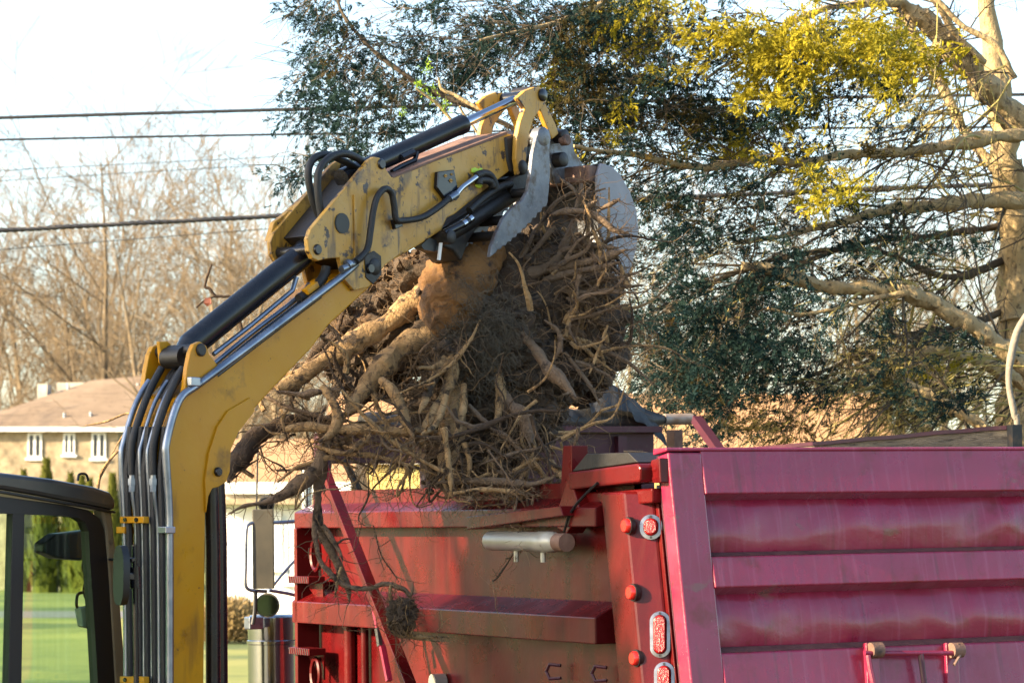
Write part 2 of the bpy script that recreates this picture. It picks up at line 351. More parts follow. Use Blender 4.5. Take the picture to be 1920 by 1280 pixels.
for i in range(52):
    Y = rng.uniform(118, 165); px = rng.uniform(-40, 620)
    top = 425 - 30 * math.sin(px / 90.) + (rng.choice((-130, -60, -20, 20, 60, 100, 130)) if i < 34 else rng.choice((120, 150, 190))) + rng.uniform(-25, 25)
    zt = hz(top, Y); sc = zt / 13.5
    bare_tree((hx(px, Y), Y, 0), sc, rng.uniform(0, 6.28), rng.randrange(5), 'bare tan winter tree in the wood beyond the cream house', 'bare trees of the wood at left')
for i in range(17):
    Y = rng.uniform(105, 160); px = rng.uniform(1180, 1960)
    zt = hz(rng.uniform(330, 560), Y); sc = zt / 13.5
    bare_tree((hx(px, Y), Y, 0), sc, rng.uniform(0, 6.28), rng.randrange(5), 'bare tan winter tree seen through the cedar branches at right', 'bare trees behind the cedar')
for px, Y, top, s, lb in ((455, 92, 300, 2, 'slim pale bare tree just left of the hydraulic hoses'), (520, 96, 270, 2, 'tallest bare tree, behind the hose loops, reaching the cedar tips'), (425, 100, 330, 1, 'pale bare tree with long stem behind the boom cylinder')):
    bare_tree((hx(px, Y), Y, 0), hz(top, Y) / 13.5, px, s, lb)
# bare trees outside the view on the sun's side, whose shade falls on house and truck
for (x, y, sc, s) in ((-30, 96, .95, 0), (-38, 92, 1.0, 1), (-34, 104, .9, 3), (-14.5, 10.3, .6, 1), (-15, 7.6, .62, 3)):
    bare_tree((x, y, 0), sc, x * 3, s, 'bare tree standing out of view towards the sun', 'bare trees out of view')

# ------------------------------------------------------------------ arborvitae and shrubs in front of the houses
def cone_mesh(seed, fat):
    rng = random.Random(seed); m = MB()
    for i in range(1500):
        t = rng.random() ** .8; a = rng.uniform(0, 6.28); r = fat * (1 - t) ** 1.0 * (.75 + .3 * rng.random()) * min(1, .55 + t * 3)
        p = Vector((r * math.cos(a), r * math.sin(a), .04 + t * .95)); u = Vector((math.cos(a) * .5, math.sin(a) * .5, 1)).normalized()
        s_ = Vector((-math.sin(a), math.cos(a), rng.uniform(-.4, .4))) * .035 * rng.uniform(.6, 1.3); L = u * rng.uniform(.05, .11)
        m.add([p - s_, p + s_, p + L], [(0, 1, 2)])
    c = MB(); c.tube([(0, 0, 0), (0, 0, .35), (0, 0, .8), (0, 0, .97)], [fat * .55, fat * .62, fat * .22, .01], 9)
    return m.mesh('foliage', M_ever), c.mesh('stem', M_ever)
cm = [cone_mesh(1, .2), cone_mesh(2, .26)]
for px, top, Y, k_, lb in ((45, 862, 108, 0, 'small conical evergreen leftmost above the cab roof'), (88, 838, 107, 1, 'tall conical evergreen between the first two house windows'), (133, 868, 107, 0, 'slim conical evergreen under the middle house window'), (154, 872, 106, 1, 'bushy conical evergreen under the gap right of the middle window'), (169, 880, 105, 0, 'short conical evergreen under the right house window'), (212, 868, 96, 0, 'tall bright evergreen beside the boom tubes')):
    o = empty('conical_evergreen', (hx(px, Y), Y, 0)); H = hz(top, Y); sc = H * .88; o.scale = (sc * .72, sc * .72, sc); o.rotation_euler = (0, 0, px)
    for nm, me in zip(('foliage', 'stem'), cm[k_]):
        c = bpy.data.objects.new(nm, me); col.objects.link(c); c.parent = o
    tag(o, lb, 'evergreen', 'conical evergreens before the cream house')
o = empty('conical_evergreen', (-10.5, 9.45, 0)); o.scale = (9.5, 9.5, 8.3)  # unseen evergreen added to shade the truck side and lower boom
for nm, me in zip(('foliage', 'stem'), cm[1]):
    c = bpy.data.objects.new(nm, me); col.objects.link(c); c.parent = o
tag(o, 'broad conical evergreen added out of view to shade the truck', 'evergreen')
for px, Y, w_, lb in ((425, 57.5, 1.0, 'dry tan shrub at the garage wall beside the boom'), (452, 58.2, .8, 'dry tan shrub at the garage wall beside the air cleaner')):
    rng = random.Random(px); o = empty('dry_shrub', (hx(px, Y), Y, 0)); m = MB()
    for i in range(2200):
        d = Vector((rng.gauss(0, 1), rng.gauss(0, 1), abs(rng.gauss(0, 1)))).normalized() * rng.uniform(.5, 1)
        p = Vector((d.x * w_ * .7, d.y * w_ * .6, .05 + d.z * .85)); s_ = Vector((rng.gauss(0, 1), rng.gauss(0, 1), rng.gauss(0, 1))) * .03
        m.add([p - s_, p + s_, p + d * .09 + Vector((0, 0, .03))], [(0, 1, 2)])
    m.build('foliage', M_shrub, o)
    m = MB()
    for i in range(12): m.tube([(0, 0, 0), (rng.gauss(0, .25), rng.gauss(0, .2), .4), (rng.gauss(0, .4), rng.gauss(0, .35), .75)], [.02, .014, .006], 4)
    m.build('stem', M_bare, o); tag(o, lb, 'shrub')

# ------------------------------------------------------------------ overhead lines
def wire(p0, p1, Y, r, label, twisted=False, nm='power_line'):
    def P(px):
        t = (px - p0[0]) / (p1[0] - p0[0]); return at(px, p0[1] + (p1[1] - p0[1]) * t + .0000045 * (px - 300) * (px - 1500), Y)
    pts = [P(x) for x in range(-800, 2900, 100)]
    m = MB()
    if not twisted: m.tube(pts, r, 8)
    else:
        m.tube(pts, r * .75, 8); n = 900; Lt = (pts[-1] - pts[0])
        for ph in (0, 2.09, 4.19):
            q = []
            for i in range(n + 1):
                f = i / n * (len(pts) - 1); j = min(len(pts) - 2, int(f)); c = pts[j].lerp(pts[j + 1], f - j); a = i * .55 + ph
                q.append(c + Vector((0, math.cos(a), math.sin(a))) * r * .62)
            m.tube(q, r * .42, 5)
    tag(m.build(nm, M_wire, None, True, fix=False), label, 'power line', 'overhead lines')
wire((0, 219), (560, 206), 28, .017, 'uppermost dark overhead cable crossing the white sky')
wire((0, 260), (620, 252), 29, .0115, 'second overhead cable from the top, thinner than the first')
wire((0, 430), (560, 404), 26, .024, 'thickest twisted overhead cable running behind the boom', True)
wire((0, 318), (540, 294), 48, .006, 'faint thin wire, upper of the two between the cables')
wire((0, 337), (540, 308), 48, .006, 'faint thin wire, lower of the two between the cables')
wire((0, 466), (560, 426), 40, .006, 'lowest thin wire just under the twisted cable')

# ------------------------------------------------------------------ cedar at right
def limb(pts, Y0, Y1, mb, n=9, kn=.12, seed=0, sub=6, rug=0.):
    """pts (px, py, radius px) along a limb that runs from depth Y0 to Y1"""
    P = []
    for i, (px, py, r) in enumerate(pts):
        Y = Y0 + (Y1 - Y0) * i / max(1, len(pts) - 1); p = at(px, py, Y); P.append((p.x, p.y, p.z, r * Y / F))
    C = catmull(P, sub); q = []; rr = []
    for i, c in enumerate(C):
        v = Vector(c[:3]); nn = noise.noise_vector(v * 5 + Vector((seed, 0, 0))); rr.append(max(.0012, c[3] * (1 + kn * noise.noise(v * 9 + Vector((seed * 3, 1, 0))) * 2)))
        q.append(v + nn * c[3] * .5)
    b0 = len(mb.v); mb.tube(q, rr, n)
    if rug:
        for i in range(b0, len(mb.v)):
            v = Vector(mb.v[i]); r = rr[min(len(rr) - 1, (i - b0) // n)]
            mb.v[i] = tuple(v + noise.noise_vector(v * 26) * r * rug + noise.noise_vector(v * 70) * r * rug * .5)
    return q, rr
cedar = empty('cedar_tree', at(1900, 1000, 21.5)); cedar.location.z = 0
tag(cedar, 'large half-bare cedar with sunlit foliage painted gold, overhanging the truck at right', 'tree')
CI = Matrix.Translation(-cedar.location)
def cbuild(mb, name, m_, smooth=True):
    o = mb.build(name, m_, cedar, smooth, fix=False); o.matrix_parent_inverse = CI; return o
tk = MB()
limb([(1915, 1500, 60), (1912, 1000, 50), (1908, 760, 40), (1905, 600, 34), (1900, 440, 30), (1888, 320, 28), (1878, 220, 26), (1860, 110, 20), (1838, -60, 14)], 22, 22, tk, 14)
limb([(1905, 600, 30), (1912, 480, 28), (1900, 400, 28), (1885, 300, 27)], 21.9, 21.8, tk, 12)
cbuild(tk, 'trunk', M_barkl)
limbs = [
 ([(1960, 270, 34), (1900, 205, 33), (1850, 165, 31), (1800, 110, 28), (1760, 60, 26), (1720, 32, 22), (1690, 5, 12), (1660, -40, 8)], 21.0, 20.6),
 ([(1960, 255, 17), (1870, 258, 17), (1760, 276, 14), (1660, 285, 12), (1570, 290, 10), (1500, 306, 9), (1420, 300, 9), (1330, 314, 9), (1270, 308, 8), (1200, 292, 7), (1140, 284, 6), (1075, 274, 4)], 20.8, 18.6),
 ([(1960, 375, 19), (1860, 378, 18), (1790, 380, 17), (1740, 390, 15), (1680, 388, 13), (1620, 405, 10), (1540, 425, 8), (1450, 445, 6), (1380, 455, 4)], 21.4, 20.2),
 ([(1960, 735, 25), (1910, 685, 24), (1860, 640, 22), (1800, 598, 20), (1740, 560, 18), (1700, 545, 17), (1640, 544, 15), (1560, 540, 14), (1500, 525, 13), (1440, 505, 14), (1392, 498, 11)], 20.0, 19.4),
 ([(1960, 745, 18), (1890, 700, 17), (1840, 675, 15), (1780, 660, 14), (1720, 662, 13), (1670, 685, 12), (1620, 715, 10), (1570, 733, 7)], 20.8, 20.2),
 ([(1850, 800, 15), (1800, 775, 14), (1740, 742, 13), (1690, 718, 11), (1640, 697, 9), (1600, 678, 6)], 19.6, 19.8),
 ([(1700, 548, 7), (1640, 560, 6), (1560, 580, 5), (1500, 590, 4), (1440, 577, 4)], 19.6, 19.4),
 ([(1690, 5, 12), (1600, 10, 9), (1520, 25, 8), (1440, 70, 6), (1380, 110, 4), (1320, 150, 3)], 20.6, 19.5),
 ([(1880, 330, 14), (1800, 230, 12), (1750, 130, 12), (1690, 30, 10), (1640, -40, 8)], 22, 22.4),
 ([(1845, 120, 9), (1790, 60, 8), (1740, -20, 6)], 20.8, 20.5),
 ([(1900, 150, 8), (1870, 90, 8), (1810, 50, 7), (1745, -10, 6)], 20.3, 20.2),
 ([(1200, -30, 9), (1120, 10, 7), (1050, 40, 6), (970, 60, 4), (900, 75, 3)], 19.5, 18.5),
 ([(1000, 260, 6), (890, 205, 6), (800, 165, 6), (730, 120, 5), (680, 75, 5), (640, 20, 4), (630, -30, 3)], 19.0, 19.0),
 ([(1920, 560, 9), (1840, 600, 8), (1760, 620, 7), (1660, 640, 6), (1560, 690, 4), (1480, 720, 3)], 22, 21.2),
 ([(1905, 480, 9), (1780, 520, 8), (1640, 470, 7), (1480, 480, 6), (1340, 530, 5), (1220, 600, 3)], 22, 20.8),
 ([(1900, 420, 9), (1760, 440, 8), (1600, 460, 7), (1450, 520, 6), (1330, 600, 5), (1250, 660, 3)], 22, 21),
]
cl = []
for i, (p, a, b) in enumerate(limbs):
    m = MB(); q, r_ = limb([(x, y, r * .82) for x, y, r in p], a, b, m, 12, .2, i, 8, .3); cbuild(m, 'limb', M_barkl if i < 12 else M_twig); cl.append((q, r_))
v = MB(); limb([(1925, 590, 7), (1905, 630, 7), (1893, 680, 7), (1892, 730, 6), (1902, 780, 6), (1908, 850, 6), (1910, 1500, 8)], 18.6, 18.6, v)
vn = v.build('hanging_vine', M_vine, None, True, fix=False); tag(vn, 'pale grey vine hanging at the right edge beyond the truck', 'vine')
# bare twigs spreading from the limbs
tw = MB(); twy = MB(); rng = random.Random(12); TP = []
def twig(p, d, L, r, mb, lev=0, grav=-.06):
    n = 6; pts = [p]; rad = [r]; q = p.copy(); dd = d.copy()
    for i in range(n):
        dd = (dd + Vector((rng.gauss(0, .13), rng.gauss(0, .13), rng.gauss(0, .13) + grav))).normalized(); q = q + dd * L / n; pts.append(q.copy()); rad.append(max(.0016, r * (1 - .8 * (i + 1) / n)))
    mb.tube(pts, rad, 4 if lev == 0 else 3, False)
    if lev < 2:
        for k in range(rng.randrange(2, 5)):
            j = rng.randrange(1, n); o = Vector((rng.gauss(0, 1), rng.gauss(0, 1), rng.gauss(0, 1) - .2)).normalized()
            twig(pts[j], ((pts[j] - pts[j - 1]).normalized() + o * .75).normalized(), L * rng.uniform(.35, .65), r * .55, mb, lev + 1, grav)
    TP.append((pts[-1], dd))
for (q, r_) in cl:
    Ltot = sum((q[i + 1] - q[i]).length for i in range(len(q) - 1))
    for k in range(int(7 + Ltot * 9)):
        j = rng.randrange(1, len(q) - 1); base = Vector((-.7, rng.uniform(-.5, .4), rng.uniform(-.75, .45)))
        d = (base + (q[j + 1] - q[j]).normalized() * -.2 + Vector((rng.gauss(0, .4), rng.gauss(0, .3), rng.gauss(0, .35)))).normalized()
        twig(q[j], d, rng.uniform(.35, 1.25) * (.4 if q[j].x < -.2 else 1), max(.004, min(.011, r_[j] * .3)), tw if rng.random() < .72 or q[j].x < 2.0 else twy)
for k in range(120):                                       # long drooping twigs through the middle of the crown
    p = at(rng.uniform(1300, 1950), rng.uniform(250, 760), rng.uniform(20.2, 22.5)); d = Vector((-.9, rng.uniform(-.3, .3), rng.uniform(-.5, .25))).normalized()
    twig(p, d, rng.uniform(.5, 1.4), rng.uniform(.004, .009), tw if rng.random() < .7 else twy)
for k in range(70):                                        # yellow-green shoots low on the right
    p = at(rng.uniform(1700, 1950), rng.uniform(640, 820), rng.uniform(19.6, 21)); d = Vector((-.9, rng.uniform(-.3, .3), rng.uniform(-.5, .3))).normalized()
    twig(p, d, rng.uniform(.4, .9), rng.uniform(.004, .008), twy)
tag(cbuild(tw, 'twigs', M_twig), kind='stuff'); tag(cbuild(twy, 'young_twigs', M_twigy), kind='stuff')
# foliage sprays: flat fans of narrow scale-leaf strips
def spray(mb, p, d, L, rng, n=9):
    d = d.normalized(); side = d.cross(Vector((rng.gauss(0, 1), rng.gauss(0, 1), rng.gauss(0, 1)))).normalized()
    for i in range(n):
        t = (i + .5) / n; s = 1 if i % 2 else -1
        b = p + d * (L * t * .85); dr = (d * rng.uniform(.6, 1.1) + side * s * rng.uniform(.4, .9) + Vector((0, 0, rng.uniform(-.3, .2)))).normalized()
        l = L * (.55 - .3 * t) * rng.uniform(.7, 1.3); wv = dr.cross(Vector((rng.gauss(0, 1), rng.gauss(0, 1), rng.gauss(0, 1)))).normalized() * L * .075
        mb.add([b, b + dr * l * .55 + wv, b + dr * l, b + dr * l * .55 - wv], [(0, 1, 2, 3)])
    wv = side * L * .03; mb.add([p - wv, p + wv, p + d * L], [(0, 1, 2)])
fl, fb, fg = MB(), MB(), MB()
# cloud centres: px, py, rx, ry, number of clumps, (green, bronze, gold painted as sunlit) shares
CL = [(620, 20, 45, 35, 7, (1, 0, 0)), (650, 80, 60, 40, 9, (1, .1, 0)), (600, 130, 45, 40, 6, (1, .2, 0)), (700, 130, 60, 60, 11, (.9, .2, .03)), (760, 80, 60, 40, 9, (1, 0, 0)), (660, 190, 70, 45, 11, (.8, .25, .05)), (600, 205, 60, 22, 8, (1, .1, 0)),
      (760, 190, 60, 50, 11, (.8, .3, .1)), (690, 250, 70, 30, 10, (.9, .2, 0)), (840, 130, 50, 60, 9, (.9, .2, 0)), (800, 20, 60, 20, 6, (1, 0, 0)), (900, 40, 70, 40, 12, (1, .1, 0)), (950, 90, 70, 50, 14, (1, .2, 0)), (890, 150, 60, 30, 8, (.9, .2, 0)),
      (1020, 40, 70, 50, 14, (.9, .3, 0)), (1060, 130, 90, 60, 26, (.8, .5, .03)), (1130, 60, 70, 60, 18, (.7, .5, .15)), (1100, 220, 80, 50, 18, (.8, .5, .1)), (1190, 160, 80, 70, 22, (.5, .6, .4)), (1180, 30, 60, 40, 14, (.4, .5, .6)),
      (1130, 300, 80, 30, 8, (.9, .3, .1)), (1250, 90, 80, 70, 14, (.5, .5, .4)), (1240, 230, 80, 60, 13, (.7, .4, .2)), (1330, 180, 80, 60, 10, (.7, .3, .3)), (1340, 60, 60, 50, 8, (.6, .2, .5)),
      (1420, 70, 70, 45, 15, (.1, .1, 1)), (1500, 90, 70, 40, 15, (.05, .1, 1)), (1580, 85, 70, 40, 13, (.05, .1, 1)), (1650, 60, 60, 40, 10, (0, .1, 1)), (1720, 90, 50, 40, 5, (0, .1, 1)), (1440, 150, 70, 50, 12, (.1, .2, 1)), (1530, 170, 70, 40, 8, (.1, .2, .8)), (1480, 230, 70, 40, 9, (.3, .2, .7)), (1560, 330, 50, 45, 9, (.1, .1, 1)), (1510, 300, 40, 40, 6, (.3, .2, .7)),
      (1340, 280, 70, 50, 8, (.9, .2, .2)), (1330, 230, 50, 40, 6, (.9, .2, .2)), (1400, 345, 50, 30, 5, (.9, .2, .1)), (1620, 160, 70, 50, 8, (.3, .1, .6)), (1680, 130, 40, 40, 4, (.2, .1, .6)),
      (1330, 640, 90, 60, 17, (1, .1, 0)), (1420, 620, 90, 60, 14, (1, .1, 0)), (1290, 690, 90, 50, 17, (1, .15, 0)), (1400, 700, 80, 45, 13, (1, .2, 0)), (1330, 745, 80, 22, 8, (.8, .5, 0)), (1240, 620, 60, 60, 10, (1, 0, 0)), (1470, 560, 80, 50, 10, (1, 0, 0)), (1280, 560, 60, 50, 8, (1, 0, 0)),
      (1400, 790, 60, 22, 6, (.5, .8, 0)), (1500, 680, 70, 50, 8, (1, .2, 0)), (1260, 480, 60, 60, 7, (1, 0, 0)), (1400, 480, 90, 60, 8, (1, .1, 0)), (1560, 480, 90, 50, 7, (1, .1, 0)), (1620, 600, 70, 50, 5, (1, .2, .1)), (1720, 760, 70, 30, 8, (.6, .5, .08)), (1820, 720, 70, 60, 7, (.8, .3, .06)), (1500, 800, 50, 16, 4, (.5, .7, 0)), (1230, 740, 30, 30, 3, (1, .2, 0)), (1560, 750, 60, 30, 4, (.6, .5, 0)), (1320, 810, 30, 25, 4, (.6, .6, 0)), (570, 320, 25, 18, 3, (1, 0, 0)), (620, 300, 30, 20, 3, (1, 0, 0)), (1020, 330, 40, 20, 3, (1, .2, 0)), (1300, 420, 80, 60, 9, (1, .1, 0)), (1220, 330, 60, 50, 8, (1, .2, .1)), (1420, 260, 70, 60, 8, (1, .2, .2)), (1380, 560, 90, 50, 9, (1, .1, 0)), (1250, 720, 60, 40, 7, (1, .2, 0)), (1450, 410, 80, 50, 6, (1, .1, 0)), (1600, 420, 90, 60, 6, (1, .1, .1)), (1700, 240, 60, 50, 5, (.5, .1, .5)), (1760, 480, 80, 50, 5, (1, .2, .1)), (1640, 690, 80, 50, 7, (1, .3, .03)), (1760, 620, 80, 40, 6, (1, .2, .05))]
rng = random.Random(33)
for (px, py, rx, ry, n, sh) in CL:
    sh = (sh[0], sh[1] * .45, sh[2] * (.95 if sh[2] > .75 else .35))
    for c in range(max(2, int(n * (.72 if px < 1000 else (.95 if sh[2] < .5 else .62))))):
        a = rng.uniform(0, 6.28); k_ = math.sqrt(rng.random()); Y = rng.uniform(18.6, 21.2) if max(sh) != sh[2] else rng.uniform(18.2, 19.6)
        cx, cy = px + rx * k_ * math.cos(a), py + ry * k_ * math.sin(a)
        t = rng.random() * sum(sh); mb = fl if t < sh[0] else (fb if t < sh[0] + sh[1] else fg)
        c0 = at(cx, cy, Y); ax = Vector((rng.gauss(-.5, .5), rng.gauss(0, .6), rng.gauss(-.1, .5))).normalized()
        ax2 = (ax * .46)
        st = [c0 - ax2 * .6 + Vector((.15, 0, .04)), c0 - ax2 * .3, c0 + ax2 * .1, c0 + ax2 * .5]
        tw.v and None
        for s_ in range(rng.randrange(34, 62)):
            tt = rng.uniform(-.5, .6); off = Vector((rng.gauss(0, .032), rng.gauss(0, .04), rng.gauss(-.01, .03)))
            spray(mb, c0 + ax2 * tt + off, ax * .5 + off * 9 + Vector((rng.gauss(0, .3), rng.gauss(0, .3), rng.gauss(.0, .3))), rng.uniform(.045, .085) * (1.35 if mb is fg else 1), rng, 9)
        if rng.random() < .8: CTW = None
for mb, m_, nm in ((fl, M_leaf, 'crown'), (fb, M_leafb, 'crown'), (fg, M_leafsun, 'crown')):
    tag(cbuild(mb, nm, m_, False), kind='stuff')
m = MB()
for (px, py, rx, ry, n, sh) in CL:                            # the small twigs that carry the sprays
    for c in range(n):
        p = at(px + rng.uniform(-1, 1) * rx, py + rng.uniform(-1, 1) * ry, rng.uniform(18.8, 21)); twig(p, Vector((-.7, rng.gauss(0, .4), rng.gauss(-.1, .5))).normalized(), rng.uniform(.25, .55), .0045, m, 1)
tag(cbuild(m, 'spray_twigs', M_twig), kind='stuff')
# thin branch with green buds in front of the bucket cylinder
m = MB(); limb([(900, 205, 4), (870, 190, 4), (850, 178, 3.5), (828, 168, 3), (822, 145, 2)], 17.5, 17.5, m); limb([(850, 230, 3), (820, 195, 3), (800, 180, 2.5), (780, 165, 2)], 17.5, 17.4, m); limb([(910, 300, 3), (895, 250, 2.5), (870, 215, 2.5), (862, 200, 2)], 17.5, 17.4, m)
o = m.build('budding_branch', M_barkl, None, True, fix=False); tag(o, 'thin brown branch with fresh green leaves above the bucket cylinder', 'branch')
m = MB()
for px, py in ((788, 162), (795, 172), (806, 178), (783, 158), (795, 125), (800, 132), (828, 195), (760, 212), (836, 200), (812, 168)):
    for k in range(7): spray(m, at(px + rng.gauss(0, 4), py + rng.gauss(0, 4), 17.45), Vector((rng.gauss(0, 1), rng.gauss(0, 1), rng.gauss(0, 1))), .05, rng, 3)
m.build('leaves', M_lime2, o, fix=False)['kind'] = 'stuff'

# small twigs near the boom
m = MB(); rr = random.Random(3)
limb([(470, 700, 5), (440, 570, 3), (418, 556, 3), (404, 555, 3), (392, 541, 3), (384, 538, 2.6), (388, 520, 2.2), (397, 495, 1.6)], 14.6, 14.6, m); limb([(404, 555, 2.4), (384, 563, 2.2), (368, 577, 1.8)], 14.6, 14.6, m)
o = m.build('bare_twig', M_rootd, None, True, fix=False); tag(o, 'dark forked twig with one russet leaf left of the boom cylinder', 'twig')
m = MB(); c = at(390, 566, 14.58)
for k in range(5):
    a = rr.uniform(0, 6.28); m.add([c + Vector((-.016, 0, .02)), c + Vector((.012, rr.uniform(-.01, .01), .024)), c + Vector((.02, .008 * k - .02, -.008)), c + Vector((-.004, 0, -.024)), c + Vector((-.022, rr.uniform(-.01, .01), -.006))], [(0, 1, 2, 3, 4)])
m.build('leaf', mat('russet_leaf', (.2, .06, .03), (.13, .04, .025), 30, .7), o)
m = MB(); limb([(180, 1000, 5), (185, 900, 3), (215, 850, 3), (240, 835, 3), (250, 790, 2.5), (240, 775, 2), (200, 790, 2), (160, 798, 1.4)], 16.2, 16.2, m); limb([(215, 850, 2), (196, 880, 1.8), (183, 905, 1.6)], 16.2, 16.2, m); limb([(250, 790, 2), (262, 762, 2), (285, 730, 1.5)], 16.2, 16.2, m); limb([(230, 840, 2), (232, 815, 1.6), (210, 850, 1.2)], 16.2, 16.2, m)
tag(m.build('bare_sapling', M_root, None, True, fix=False), 'thin orange-brown sapling twigs between the cab roof and the boom', 'sapling')

# ------------------------------------------------------------------ dump truck
UD = Vector((-.454, .891, 0)).normalized()
trk = empty('dump_truck'); tz = math.atan2(UD.y, UD.x)
trk.rotation_euler = (R(-.9), 0, tz); trk.location = (.70, 13.0, 0)
TM = Matrix.Translation(trk.location) @ trk.rotation_euler.to_matrix().to_4x4(); TI = TM.inverted()
tag(trk, 'red dump truck with purple-red ribbed tailgate under the root ball', 'truck')
BW = 2.4; SL = .165; ZT = (TI @ at(1245, 850, 13.)).z
def side(px, py, y=0.): p = local_hit(TI, px, py, (0, y, 0), (0, 1, 0)); return p.x, p.z
gn = Vector((-1, 0, SL)).normalized()
def gate(px, py, off=0.): p = local_hit(TI, px, py, Vector((0, 0, ZT)) + gn * off, gn); return -p.y, p.z
def xr_(z): return -(ZT - z) * SL
def gp(wd, z, off):                       # point on the tailgate: across, height, proud of the plane
    return Vector((xr_(z), -wd, z)) + gn * off
LB = side(580, 1100)[0]                   # bed length
zb = 1.12
# side wall panel
m = MB(); m.add([(xr_(zb) + .3, -.03, zb), (LB, -.03, zb), (LB, -.03, ZT - .12), (xr_(ZT - .12) + .3, -.03, ZT - .12)], [(0, 1, 2, 3)])
m.add([(xr_(zb) + .3, -.07, zb), (LB, -.07, zb), (LB, -.07, ZT - .12), (xr_(ZT - .12) + .3, -.07, ZT - .12)], [(3, 2, 1, 0)])
m.build('side_panel', M_red, trk)
MB().box(xr_(zb) + .3, LB, -BW + .02, -BW + .06, zb, ZT - .1).build('side_panel', M_dark, trk)
MB().box(-.3, LB, -BW + .08, -.08, zb - .1, zb).build('floor', M_dark, trk)
# top rail and mid rail: box channels with sloped top
def rail(z0, z1, slope, y1, x0, x1, name, mt):
    m = MB(); m.prism([(-.028, z0), (y1, z0), (y1, z1), (-.028, z1 + slope)], lambda y, z: (x0, y, z), lambda y, z: (x1, y, z)); return m.build(name, mt, trk, bevel=.006)
t0 = side(700, 989, .1)[1]; t1 = side(700, 958, .1)[1]
tr = rail(t0, t1, .05, .10, .42, LB - .02, 'top_rail', M_red)
m0 = side(877, 1190, .12)[1]; m1 = side(877, 1144, .12)[1]
rail(m0, m1, .07, .12, .40, LB - .02, 'mid_rail', M_red)
MB().box(.4, LB - .05, -.025, .05, zb, zb + .12).build('bottom_rail', M_red, trk, bevel=.006)
for i in range(3):
    x = LB * (i + 1) / 4 + .1
# vertical gusset under the top rail near the ladder, front edge plate with hand-hold rings, ladder steps
fx = LB
m = MB(); m.box(fx - .10, fx - .06, -.02, .12, zb, t0); m.build('front_stake', M_red, trk, bevel=.004)
for k, py in enumerate((1087, 1222)):
    z = side(600, py, .1)[1]
    m = MB(); m.box(fx - .34, fx - .04, .045, .15, z - .02, z + .02); st = m.build('step', M_red, trk, bevel=.004)
    m = MB()
    for q in range(9): xx = fx - .33 + q * .033; m.bar((xx, .152, z - .018), (xx + .012, .152, z + .018), .006, .004, (0, 1, 0))
    m.build('tread', M_bez, st)
    m = MB(); m.prism([(fx - .34, z - .02), (fx - .08, z - .02), (fx - .34, z - .16)], lambda x, zz: (x, .05, zz), lambda x, zz: (x, .06, zz)); m.build('gusset', M_red, st)
for py in (1040, 1262):
    cxz = side(592, py, .08); m = MB(); pts = [(cxz[0] + .06 * math.cos(a * .3927), .08, cxz[1] + .085 * math.sin(a * .3927)) for a in range(17)]
    m.tube(pts, .014, 6); m.build('hand_hold', M_red, trk, True)
for x0 in (.62, .22):
    pass
x_, z_ = side(650, 1210, .02); m = MB(); m.tube([(x_, .0, zb), (x_, .0, m0)], .035, 10); m.build('stake', M_red, trk, True)
x_, z_ = side(678, 1210, .02); m = MB(); m.tube([(x_, .0, zb), (x_, .0, m0)], .022, 10); m.build('stake', M_red, trk, True)
# D-ring hooks low on the side
for px, py in ((1046, 1258), (1132, 1262)):
    x, z = side(px, py); m = MB(); m.tube([(x - .03, .0, z + .03), (x + .02, .035, z + .035), (x + .045, .04, z), (x + .02, .035, z - .035), (x - .03, .0, z - .03)], .009, 6); m.build('tie_hook', M_dark, trk, True)
x, z = side(826, 1278); m = MB(); m.tube([(x, -.02, z), (x, .05, z)], .045, 16); m.build('lamp', M_alu, trk, True)
# corner post: face with reflectors, canted lamp column
def post_pts(z):
    r = xr_(z); return [(r + .44, -.02), (r + .44, .075), (r + .235, .085), (r + .205, .085), (r + .125, -.03), (r + .16, -.09), (r + .3, -.09)]
za, zc = zb - .1, ZT - .17
m = MB(); A = [(x, y, za) for x, y in post_pts(za)]; B = [(x, y, zc) for x, y in post_pts(zc)]
n = len(A); m.add(A + B, [tuple(range(n)), tuple(range(2 * n - 1, n - 1, -1))] + [(i, (i + 1) % n, (i + 1) % n + n, i + n) for i in range(n)])
m.build('corner_post', M_red, trk, bevel=.012)
m = MB(); J = lambda z: [(xr_(z) + .10, -.035, z), (xr_(z) + .155, -.035, z), (xr_(z) + .155, -.3, z), (xr_(z) + .10, -.3, z)]
m.add(J(za) + J(zc), [(0, 1, 2, 3), (7, 6, 5, 4)] + [(i, (i + 1) % 4, (i + 1) % 4 + 4, i + 4) for i in range(4)]); m.build('rear_jamb', M_red, trk, bevel=.004)
def onpost(px, py):      # spot on the flat reflector face
    p = local_hit(TI, px, py, (0, .088, 0), (0, 1, 0)); return p
for px, py in ((1178, 985), (1187, 1110), (1193, 1233)):
    p = onpost(px, py); m = MB(); m.tube([(p.x, .07, p.z), (p.x, .092, p.z)], .04, 20); b_ = m.build('button_reflector', M_rub, trk, True)
    m = MB(); m.tube([(p.x, .08, p.z), (p.x, .105, p.z), (p.x, .113, p.z)], [.033, .033, .026], 20); m.build('lens', M_btn, b_, True)
cn = Vector((-.8, .56, SL * .8)).normalized()
def canted(px, py):
    z = 1.8
    P0 = Vector((xr_(ZT) + .165, .028, ZT)); return local_hit(TI, px, py, P0 + cn * .002, cn)
ex = Vector((0, 0, 1)).cross(cn).normalized(); ez = cn.cross(ex).normalized()
